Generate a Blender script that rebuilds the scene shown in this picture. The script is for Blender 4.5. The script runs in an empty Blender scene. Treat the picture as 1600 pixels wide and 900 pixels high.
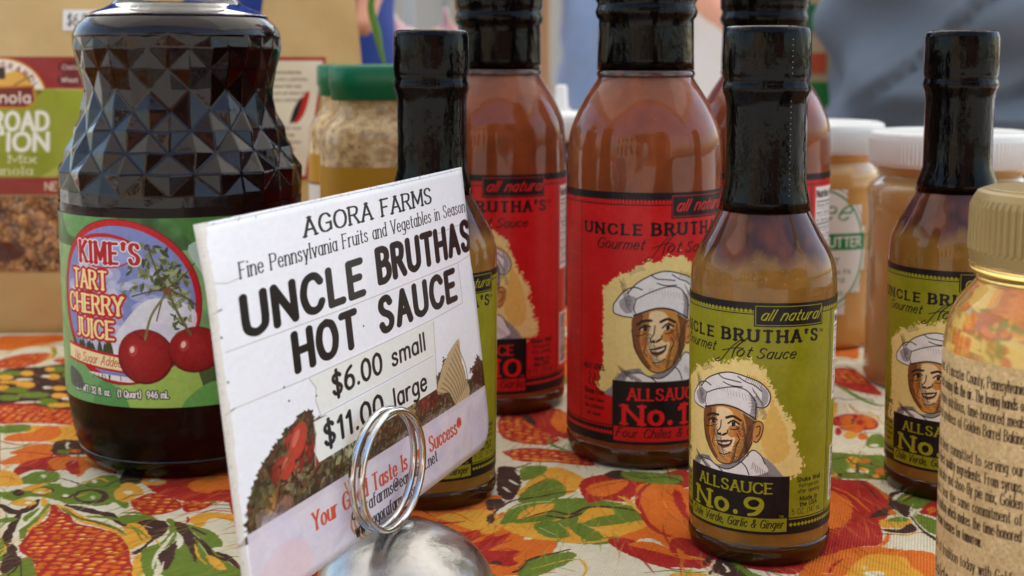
import bpy, bmesh, math, random
import numpy as np
from mathutils import Vector, Matrix, Euler

S = 0.001                                     # everything below is written in millimetres
RNG = np.random.default_rng(7)
rnd = random.Random(11)
scene = bpy.context.scene
COL = scene.collection

# ------------------------------------------------------------------ camera
cam_d = bpy.data.cameras.new('camera'); cam = bpy.data.objects.new('camera', cam_d); COL.objects.link(cam)
scene.camera = cam
cam_d.sensor_width = 36.0; cam_d.lens = 45.0            # 2000 px at 1600 px width
cam_d.shift_y = -150 / 1600.0                           # the photograph is the lower part of its frame
cam.location = (0, 0, 157 * S)
cam.rotation_euler = (math.radians(90 - 5.8), 0, 0)
cam_d.clip_start = .01; cam_d.clip_end = 300
cam_d.dof.use_dof = True; cam_d.dof.focus_distance = .400; cam_d.dof.aperture_fstop = 16.0

# ------------------------------------------------------------------ daylight
world = bpy.data.worlds.new('World'); scene.world = world; world.use_nodes = True
wn = world.node_tree; bg = wn.nodes['Background']
sky = wn.nodes.new('ShaderNodeTexSky'); sky.sky_type = 'NISHITA'; sky.sun_disc = False
SUN_EL, SUN_AZ = math.radians(58), math.radians(25)     # azimuth from +Y towards +X
sky.sun_elevation = SUN_EL; sky.sun_rotation = SUN_AZ; sky.air_density = 1.3; sky.dust_density = 2.5
bg.inputs['Strength'].default_value = .13
wn.links.new(sky.outputs[0], bg.inputs[0])
sun_d = bpy.data.lights.new('sun', 'SUN'); sun = bpy.data.objects.new('sun', sun_d); COL.objects.link(sun)
sun_d.energy = 4.8; sun_d.angle = math.radians(.6); sun_d.color = (1, .95, .87)
sun.rotation_euler = (math.radians(90) - SUN_EL, 0, -SUN_AZ + math.pi)
d_ = Vector((math.sin(SUN_AZ) * math.cos(SUN_EL), math.cos(SUN_AZ) * math.cos(SUN_EL), math.sin(SUN_EL)))
sun.rotation_euler = d_.to_track_quat('Z', 'Y').to_euler()
scene.view_settings.view_transform = 'Standard'; scene.view_settings.look = 'None'
scene.view_settings.exposure = 1.68; scene.view_settings.gamma = 1.0
scene.cycles.use_denoising = True
scene.cycles.max_bounces = 10; scene.cycles.transmission_bounces = 8; scene.cycles.glossy_bounces = 5
scene.cycles.caustics_reflective = True; scene.cycles.caustics_refractive = True
scene.cycles.blur_glossy = .3; scene.cycles.sample_clamp_indirect = 6
# ------------------------------------------------------------------ flat print: a small painter
def srgb(r, g, b):
    return np.array([r, g, b], np.float32) / 255.0

def spline(pts, n=6, closed=False):
    p = np.asarray(pts, float)
    m = len(p)
    if m < 3:
        return p
    if closed:
        q = np.vstack([p[-1], p, p[0], p[1]]); segs = m
    else:
        q = np.vstack([2 * p[0] - p[1], p, 2 * p[-1] - p[-2]]); segs = m - 1
    t = np.linspace(0, 1, n, endpoint=False)[:, None]
    out = []
    for i in range(segs):
        a, b, c, d = q[i], q[i + 1], q[i + 2], q[i + 3]
        out.append(.5 * ((2 * b) + (c - a) * t + (2 * a - 5 * b + 4 * c - d) * t * t + (3 * b - a - 3 * c + d) * t ** 3))
    out = np.vstack(out)
    return out if closed else np.vstack([out, p[-1]])

class Canvas:
    """a sheet of flat print; units are mm, x to the right, y down from the top left corner"""
    def __init__(s, w, h, ppu, col, x0=0.0, y0=0.0, flip=False):
        s.w, s.h, s.k, s.x0, s.y0, s.flip = w, h, ppu, x0, y0, flip
        s.W, s.H = int(w * ppu), int(h * ppu)
        s.a = np.empty((s.H, s.W, 3), np.float32); s.a[:] = col
        s.f = None                                  # optional point transform
    def px(s, pts):
        p = np.asarray(pts, float)
        if s.f is not None:
            p = s.f(p)
        q = (p - [s.x0, s.y0]) * s.k
        if s.flip:
            q = np.stack([q[:, 0], s.H - q[:, 1]], 1)
        return q
    def blend(s, x0, y0, cov, col, al=1.0):
        h, w = cov.shape
        v = s.a[y0:y0 + h, x0:x0 + w]
        c = (cov * al)[..., None]
        v += (np.asarray(col, np.float32) - v) * c
    def poly(s, pts, col, al=1.0, smooth=True, rough=0.0, closed_n=5):
        p = s.px(spline(pts, closed_n, True) if smooth else pts)
        if rough:
            n = len(p)
            q = np.repeat(p, 3, 0) + (np.roll(np.repeat(p, 3, 0), -3, 0) - np.repeat(p, 3, 0)) * np.tile([0, .33, .66], n)[:, None]
            p = q + RNG.normal(0, rough * s.k, q.shape)
        x0 = max(int(np.floor(p[:, 0].min())), 0); x1 = min(int(np.ceil(p[:, 0].max())) + 1, s.W)
        y0 = max(int(np.floor(p[:, 1].min())), 0); y1 = min(int(np.ceil(p[:, 1].max())) + 1, s.H)
        if x1 <= x0 or y1 <= y0:
            return
        SS = 3
        ys = (np.arange((y1 - y0) * SS) + .5) / SS + y0
        a = p; b = np.roll(p, -1, 0)
        m = np.abs(a[:, 1] - b[:, 1]) > 1e-9; a = a[m]; b = b[m]
        lo = np.minimum(a[:, 1], b[:, 1]); hi = np.maximum(a[:, 1], b[:, 1])
        ins = (ys[:, None] >= lo) & (ys[:, None] < hi)
        X = a[:, 0] + (ys[:, None] - a[:, 1]) / (b[:, 1] - a[:, 1]) * (b[:, 0] - a[:, 0])
        X = np.sort(np.where(ins, X, 1e9), 1)
        kmax = int(ins.sum(1).max()) // 2 * 2
        xs = np.arange(x0, x1)
        cov = np.zeros((len(ys), x1 - x0), np.float32)
        for k in range(0, kmax, 2):
            l = X[:, k:k + 1]; r = X[:, k + 1:k + 2]
            ok = r < 1e8
            cov += np.where(ok, np.clip(xs + 1 - l, 0, 1) - np.clip(xs + 1 - r, 0, 1), 0)
        cov = cov.reshape(y1 - y0, SS, -1).mean(1)
        s.blend(x0, y0, np.clip(cov, 0, 1), col, al)
    def stroke(s, pts, wd, col, al=1.0, raw=False, soft=.5):
        p = np.asarray(pts, float) if raw else s.px(pts)
        n = len(p)
        r = np.broadcast_to(np.asarray(wd, float) * s.k * .5, (n,))
        R = r.max() + 1
        x0 = max(int(p[:, 0].min() - R), 0); x1 = min(int(p[:, 0].max() + R) + 2, s.W)
        y0 = max(int(p[:, 1].min() - R), 0); y1 = min(int(p[:, 1].max() + R) + 2, s.H)
        if x1 <= x0 or y1 <= y0:
            return
        cov = np.zeros((y1 - y0, x1 - x0), np.float32)
        for i in range(n - 1):
            a, b = p[i], p[i + 1]; q = max(r[i], r[i + 1]) + 1
            u0 = max(int(min(a[0], b[0]) - q), x0); u1 = min(int(max(a[0], b[0]) + q) + 2, x1)
            v0 = max(int(min(a[1], b[1]) - q), y0); v1 = min(int(max(a[1], b[1]) + q) + 2, y1)
            if u1 <= u0 or v1 <= v0:
                continue
            X = np.arange(u0, u1) + .5 - a[0]; Y = (np.arange(v0, v1) + .5 - a[1])[:, None]
            dx, dy = b - a; L = dx * dx + dy * dy + 1e-9
            t = np.clip((X * dx + Y * dy) / L, 0, 1)
            d = np.sqrt((X - t * dx) ** 2 + (Y - t * dy) ** 2)
            c = np.clip(r[i] + (r[i + 1] - r[i]) * t - d + soft, 0, 1)
            V = cov[v0 - y0:v1 - y0, u0 - x0:u1 - x0]
            np.maximum(V, c, out=V)
        s.blend(x0, y0, cov, col, al)
    def ellipse(s, cx, cy, rx, ry, col, rot=0.0, al=1.0, rough=0.0):
        t = np.linspace(0, 2 * np.pi, 15)[:-1]; c, n = np.cos(rot), np.sin(rot)
        x = rx * np.cos(t); y = ry * np.sin(t)
        s.poly(np.stack([cx + x * c - y * n, cy + x * n + y * c], 1), col, al, True, rough)
    def rect(s, x0, y0, x1, y1, col, al=1.0):
        s.poly([(x0, y0), (x1, y0), (x1, y1), (x0, y1)], col, al, False)
    def frame(s, x0, y0, x1, y1, wd, col):
        s.stroke([(x0, y0), (x1, y0), (x1, y1), (x0, y1), (x0, y0)], wd, col)
    def noise(s, amp, cell, tint=(1, 1, 1)):
        gh, gw = int(s.H / (cell * s.k)) + 3, int(s.W / (cell * s.k)) + 3
        g = RNG.normal(0, 1, (gh, gw)).astype(np.float32)
        yy = np.linspace(0, gh - 2.01, s.H); xx = np.linspace(0, gw - 2.01, s.W)
        yi = yy.astype(int); xi = xx.astype(int); fy = (yy - yi)[:, None].astype(np.float32); fx = (xx - xi).astype(np.float32)
        fy = fy * fy * (3 - 2 * fy); fx = fx * fx * (3 - 2 * fx)
        r0 = g[yi]; r1 = g[yi + 1]
        n = (r0[:, xi] * (1 - fx) + r0[:, xi + 1] * fx) * (1 - fy) + (r1[:, xi] * (1 - fx) + r1[:, xi + 1] * fx) * fy
        s.a += (n * amp)[..., None] * np.asarray(tint, np.float32)
    def text(s, txt, x, y, h, col, st='plain', wt=.12, width=None, track=0.0, slant=0.0, align='l', ang=0.0, al=1.0, halo=None, halo_w=0.0):
        """h = cap height, (x, y) = start of the baseline, width = fit the line to this width"""
        u = h / 10.0; pen = 0.0; items = []
        for ch in txt:
            adv, strokes = GLYPH.get(ch, GLYPH['?'])
            items.append((pen, strokes)); pen += adv + 2.6 + track
        total = (pen - 2.6 - track) * u
        sx = (width / total) if width else 1.0
        if align == 'c': x -= total * sx / 2
        if align == 'r': x -= total * sx
        ca, sa = math.cos(ang), math.sin(ang)
        def place(p):
            p = np.asarray(p, float)
            X = (p[:, 0] + p[:, 1] * slant) * u * sx; Y = -p[:, 1] * u
            return np.stack([x + X * ca - Y * sa, y + X * sa + Y * ca], 1)
        for ps in ((halo, col) if halo is not None else (col,)):
            extra = halo_w if (halo is not None and ps is halo) else 0.0
            for off, strokes in items:
                for kind, pts in strokes:
                    p = np.asarray(pts, float) + [off, 0]
                    q = spline(p, 4) if kind == 'C' else p
                    if st == 'plain':
                        s.stroke(place(q), wt * h + extra, ps, al)
                    else:
                        if kind == 'L' and len(q) > 1:
                            q = np.vstack([q[:-1].repeat(2, 0).reshape(-1, 2), q[-1]]) if False else q
                        d = np.gradient(q, axis=0) if kind == 'C' and len(q) > 2 else None
                        thin = wt * (.5 if st == 'serif' else .45)
                        nib = math.radians(14 if st == 'serif' else 40)
                        if d is None:
                            for i in range(len(q) - 1):
                                e = q[i + 1] - q[i]; ph = math.atan2(e[1], e[0])
                                w = thin + (wt - thin) * abs(math.sin(ph + nib))
                                s.stroke(place(q[i:i + 2]), w * h + extra, ps, al)
                        else:
                            ph = np.arctan2(d[:, 1], d[:, 0])
                            w = thin + (wt - thin) * np.abs(np.sin(ph + nib * .5))
                            s.stroke(place(q), w * h + extra, ps, al)
                        if st == 'serif':
                            for e, o in ((q[0], q[1]), (q[-1], q[-2])):
                                if kind == 'L' and abs(e[1] - o[1]) > abs(e[0] - o[0]) * .6 and min(abs(e[1]), abs(e[1] - 10), abs(e[1] - 6.6), abs(e[1] + 3)) < .2:
                                    k = .75 + wt * 2.2
                                    s.stroke(place([(e[0] - k, e[1]), (e[0] + k, e[1])]), thin * h * 1.1 + extra, ps, al)
        return total * sx
    def image(s, name):
        im = bpy.data.images.new(name, s.W, s.H, alpha=False)
        buf = np.ones((s.H, s.W, 4), np.float32)
        buf[..., :3] = np.clip(s.a[::-1], 0, 1)
        im.pixels.foreach_set(buf.ravel()); im.update(); im.pack()
        return im

def _g(w, *st):
    out = []
    for q in st:
        k = q[0]; v = [float(t) for t in q[1:].replace(',', ' ').split()]
        out.append((k, list(zip(v[::2], v[1::2]))))
    return (w, out)
GLYPH = {
 ' ': (3, []), '?': (4, []),
 'A': _g(7, 'L0,0 3.5,10', 'L3.5,10 7,0', 'L1.3,3.4 5.7,3.4'), 'B': _g(6, 'L0,0 0,10', 'C0,10 3,10 5.2,9 5.2,6.8 3,5.4 0,5.4', 'C2,5.4 4.5,5.2 6,3.8 5.8,1.4 3.4,0 0,0'),
 'C': _g(7, 'C7,8 5.6,9.6 3.6,10 1.2,8.8 0,5 1.2,1.2 3.6,0 5.8,.5 7,2'), 'D': _g(7, 'L0,0 0,10', 'C0,10 3,10 6,8.6 7,5 6,1.4 3,0 0,0'),
 'E': _g(5.4, 'L0,0 0,10', 'L0,10 5.4,10', 'L0,5.2 4.4,5.2', 'L0,0 5.4,0'), 'F': _g(5.2, 'L0,0 0,10', 'L0,10 5.2,10', 'L0,5.2 4.2,5.2'),
 'G': _g(7.2, 'C7,8 5.6,9.6 3.6,10 1.2,8.8 0,5 1.2,1.2 3.6,0 5.8,.5 7.2,1.6', 'L7.2,1 7.2,4.6', 'L4.4,4.6 7.2,4.6'), 'H': _g(6.6, 'L0,0 0,10', 'L6.6,0 6.6,10', 'L0,5.2 6.6,5.2'),
 'I': _g(0.6, 'L.3,0 .3,10'), 'J': _g(3.6, 'L3.4,10 3.4,2.4', 'C3.4,2.6 3.2,.9 2,0 .4,.2'), 'K': _g(6.4, 'L0,0 0,10', 'L6,10 0,4', 'L2.2,6 6.4,0'),
 'L': _g(5, 'L0,0 0,10', 'L0,0 5,0'), 'M': _g(8, 'L0,0 0,10', 'L0,10 4,2', 'L4,2 8,10', 'L8,10 8,0'), 'N': _g(6.8, 'L0,0 0,10', 'L0,10 6.8,0', 'L6.8,0 6.8,10'),
 'O': _g(7.8, 'C3.9,10 1.2,8.8 0,5 1.2,1.2 3.9,0 6.6,1.2 7.8,5 6.6,8.8 3.9,10'), 'P': _g(5.8, 'L0,0 0,10', 'C0,10 3.4,10 5.6,9 5.8,7 4.4,5 0,4.8'),
 'Q': _g(7.8, 'C3.9,10 1.2,8.8 0,5 1.2,1.2 3.9,0 6.6,1.2 7.8,5 6.6,8.8 3.9,10', 'L4.6,2.4 7.8,-1.4'), 'R': _g(6.4, 'L0,0 0,10', 'C0,10 3.4,10 5.4,9 5.5,7.2 4.2,5.3 0,5.2', 'L3,5.2 6.4,0'),
 'S': _g(5.8, 'C5.4,8.4 4.4,9.7 2.8,10 .9,9.3 .4,7.4 1.6,5.8 4.2,4.5 5.6,2.8 4.8,.7 2.8,0 1,.4 0,1.9'), 'T': _g(6.4, 'L3.2,0 3.2,10', 'L0,10 6.4,10'),
 'U': _g(6.8, 'L0,10 0,3.4', 'C0,3.6 .6,1.2 3.4,0 6.2,1.2 6.8,3.6', 'L6.8,3.4 6.8,10'), 'V': _g(7, 'L0,10 3.5,0', 'L3.5,0 7,10'), 'W': _g(10, 'L0,10 2.6,0', 'L2.6,0 5,9', 'L5,9 7.4,0', 'L7.4,0 10,10'),
 'X': _g(6.6, 'L0,0 6.6,10', 'L0,10 6.6,0'), 'Y': _g(6.6, 'L0,10 3.3,5', 'L6.6,10 3.3,5', 'L3.3,5 3.3,0'), 'Z': _g(6, 'L0,10 6,10', 'L6,10 0,0', 'L0,0 6,0'),
 'a': _g(4.6, 'L4.6,6.4 4.6,0', 'C4.6,4.6 3.8,6.1 2.2,6.6 .6,5.6 0,3.3 .6,1 2.2,0 3.8,.6 4.6,2.2'), 'b': _g(4.8, 'L0,0 0,10', 'C0,4.4 .9,6 2.6,6.6 4.2,5.6 4.8,3.3 4.2,1 2.6,0 .9,.6 0,2.2'),
 'c': _g(4.2, 'C4.2,5.2 3.2,6.5 2.2,6.6 .6,5.6 0,3.3 .6,1 2.2,0 3.4,.3 4.3,1.4'), 'd': _g(4.8, 'L4.8,0 4.8,10', 'C4.8,4.4 3.9,6 2.2,6.6 .6,5.6 0,3.3 .6,1 2.2,0 3.9,.6 4.8,2.2'),
 'e': _g(4.6, 'L0,3.5 4.6,3.5', 'C4.6,3.5 4.2,5.6 2.4,6.6 .6,5.6 0,3.3 .6,1 2.4,0 3.6,.2 4.5,1.2'), 'f': _g(3.2, 'C3.6,9.6 2.6,10 1.6,9.4 1.3,8', 'L1.3,8.2 1.3,0', 'L0,6.4 3.2,6.4'),
 'g': _g(4.8, 'C4.8,4.6 3.8,6.1 2.2,6.6 .6,5.6 0,3.5 .6,1.4 2.2,.4 3.8,1 4.8,2.4', 'L4.8,6.4 4.8,0', 'C4.8,.2 4.6,-2 2.6,-3.2 .4,-2.6'), 'h': _g(4.6, 'L0,0 0,10', 'C0,4.2 1,6 2.6,6.6 4.2,5.8 4.6,4', 'L4.6,4.2 4.6,0'),
 'i': _g(0.4, 'L.2,0 .2,6.4', 'L.2,9 .2,9.3'), 'j': _g(1.6, 'L1.4,6.4 1.4,-1.6', 'C1.4,-1.4 1,-2.8 -.4,-3', 'L1.4,9 1.4,9.3'), 'k': _g(4.4, 'L0,0 0,10', 'L4,6.4 0,2.4', 'L1.5,3.9 4.4,0'),
 'l': _g(0.4, 'L.2,0 .2,10'), 'm': _g(7.6, 'L0,0 0,6.4', 'C0,4.4 .8,6.2 2,6.6 3.4,6 3.8,4.4', 'L3.8,4.6 3.8,0', 'C3.8,4.4 4.6,6.2 5.8,6.6 7.2,6 7.6,4.4', 'L7.6,4.6 7.6,0'),
 'n': _g(4.6, 'L0,0 0,6.4', 'C0,4.2 1,6 2.6,6.6 4.2,5.8 4.6,4', 'L4.6,4.2 4.6,0'), 'o': _g(5, 'C2.5,6.6 .7,5.6 0,3.3 .7,1 2.5,0 4.3,1 5,3.3 4.3,5.6 2.5,6.6'),
 'p': _g(4.8, 'L0,-3 0,6.4', 'C0,4.4 .9,6 2.6,6.6 4.2,5.6 4.8,3.3 4.2,1 2.6,0 .9,.6 0,2.2'), 'q': _g(4.8, 'L4.8,-3 4.8,6.4', 'C4.8,4.4 3.9,6 2.2,6.6 .6,5.6 0,3.3 .6,1 2.2,0 3.9,.6 4.8,2.2'),
 'r': _g(3, 'L0,0 0,6.4', 'C0,3.8 .8,5.8 2,6.6 3.2,6.4'), 's': _g(3.8, 'C3.5,5.5 2.8,6.4 1.8,6.6 .6,6.1 .4,4.8 1.3,3.8 2.8,3.1 3.7,1.9 3.1,.4 1.8,0 .6,.3 0,1.2'),
 't': _g(3, 'L1.3,9 1.3,1.8', 'C1.3,2 1.5,.4 2.4,0 3.2,.4', 'L0,6.4 3,6.4'), 'u': _g(4.6, 'L0,6.4 0,2.2', 'C0,2.4 .5,.6 2,0 3.8,.7 4.6,2.4', 'L4.6,0 4.6,6.4'),
 'v': _g(4.6, 'L0,6.4 2.3,0', 'L2.3,0 4.6,6.4'), 'w': _g(7, 'L0,6.4 1.8,0', 'L1.8,0 3.5,6', 'L3.5,6 5.2,0', 'L5.2,0 7,6.4'), 'x': _g(4.4, 'L0,0 4.4,6.4', 'L0,6.4 4.4,0'), 'y': _g(4.6, 'L0,6.4 2.3,0', 'L4.6,6.4 1.4,-3'), 'z': _g(4, 'L0,6.4 4,6.4', 'L4,6.4 0,0', 'L0,0 4,0'),
 '0': _g(5.6, 'C2.8,10 .8,8.6 0,5 .8,1.4 2.8,0 4.8,1.4 5.6,5 4.8,8.6 2.8,10'), '1': _g(2.6, 'L2,0 2,10', 'L2,10 .2,8'), '2': _g(5.4, 'C.2,7.8 1,9.6 2.8,10 4.8,9 5,7.2 3.8,4.8 0,0', 'L0,0 5.4,0'),
 '3': _g(5.2, 'C.2,8.6 1.6,10 3.6,9.8 4.8,8 4,6 2.2,5.4', 'C2.2,5.4 4.4,5 5.2,3 4.4,.8 2.4,0 0,1.2'), '4': _g(5.8, 'L4.4,0 4.4,10', 'L4.4,10 0,3', 'L0,3 5.8,3'), '5': _g(5.2, 'L4.8,10 .8,10', 'L.8,10 .4,5.6', 'C.4,5.6 2.4,6.4 4.4,5.6 5.2,3.2 4.4,.8 2.2,0 0,1'),
 '6': _g(5.4, 'C4.6,10 2,8.4 .3,5.4 .2,2.4 1.4,.4 3,0 4.8,.9 5.4,3 4.6,5.2 2.8,6 1,5.2 .3,3.8'), '7': _g(5, 'L0,10 5,10', 'L5,10 1.6,0'), '8': _g(5.2, 'C2.6,10 .8,9.2 .6,7.4 2.6,5.4 4.6,7.4 4.4,9.2 2.6,10', 'C2.6,5.4 .4,4 .1,2 2.6,0 5.1,2 4.8,4 2.6,5.4'),
 '9': _g(5.6, 'C5.2,6.2 4.4,4.6 2.6,4 .8,4.8 .1,7 .9,9.2 2.7,10 4.6,9.2 5.4,7 5,4 3.4,1 1.2,0'), '.': _g(1, 'L.5,.4 .5,.6'), ',': _g(1, 'L.6,.6 .2,-1.4'), "'": _g(1, 'L.6,10 .4,7.6'), '-': _g(3, 'L0,3.6 3,3.6'), ':': _g(1, 'L.5,.4 .5,.6', 'L.5,5 .5,5.2'),
 '(': _g(2, 'C2,11 .5,8.5 0,5 .5,1.5 2,-1'), ')': _g(2, 'C0,11 1.5,8.5 2,5 1.5,1.5 0,-1'), '/': _g(3, 'L0,-1 3,11'), '|': _g(.4, 'L.2,-1 .2,11'),
 '$': _g(5.4, 'C5,8.4 4.2,9.4 2.8,9.6 .9,8.9 .5,7.3 1.6,5.8 4,4.4 5.2,2.8 4.4,.9 2.7,.4 1,.8 .2,2', 'L2.8,11.4 2.8,-1.4'), '@': _g(8.6, 'C5.6,5.6 4.4,6.4 3,5.4 2.6,3.8 3.4,2.6 4.8,2.8 5.6,4.2', 'C5.8,6.4 5.6,3.2 6.6,2.6 8,3.8 8.4,6 7,8.8 4.4,9.6 1.4,8.2 0,4.6 1.2,1 4.4,-.6 7,0'),
 '&': _g(6.4, 'C6.2,4.4 4.4,.8 2.2,0 .2,1.2 .4,3.6 3.6,6.4 4,8.4 2.8,9.8 1.4,8.8 1.6,6.8 6.4,0'), '®': _g(6, 'C3,9.6 .8,8.6 0,6.4 .8,4 3,3.2 5.2,4 6,6.4 5.2,8.6 3,9.6', 'L2,4.8 2,8', 'C2,8 4,8 4,6.4 2,6.4', 'L3,6.4 4.2,4.8'),
}
ZONES = [[(-298.3, 733.8), (-257.3, 733.8), (-194.7, 568.1), (-154.6, 477.3), (-111.6, 477.3), (-77.6, 369.4), (-153.4, 369.4)], [(-30.7, 369.4), (-13.7, 441.7), (-3.1, 614.6), (31.4, 614.6), (25.7, 528.1), (49.5, 481.2), (70.5, 481.2), (63.5, 416.8), (79.1, 391.7), (104.8, 405.3), (130.4, 369.4)], [(180.9, 733.8), (195.9, 699.9), (178.0, 590.5), (153.1, 510.0), (152.3, 462.4), (159.4, 462.4), (126.5, 369.4), (93.9, 369.4)]]
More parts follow.
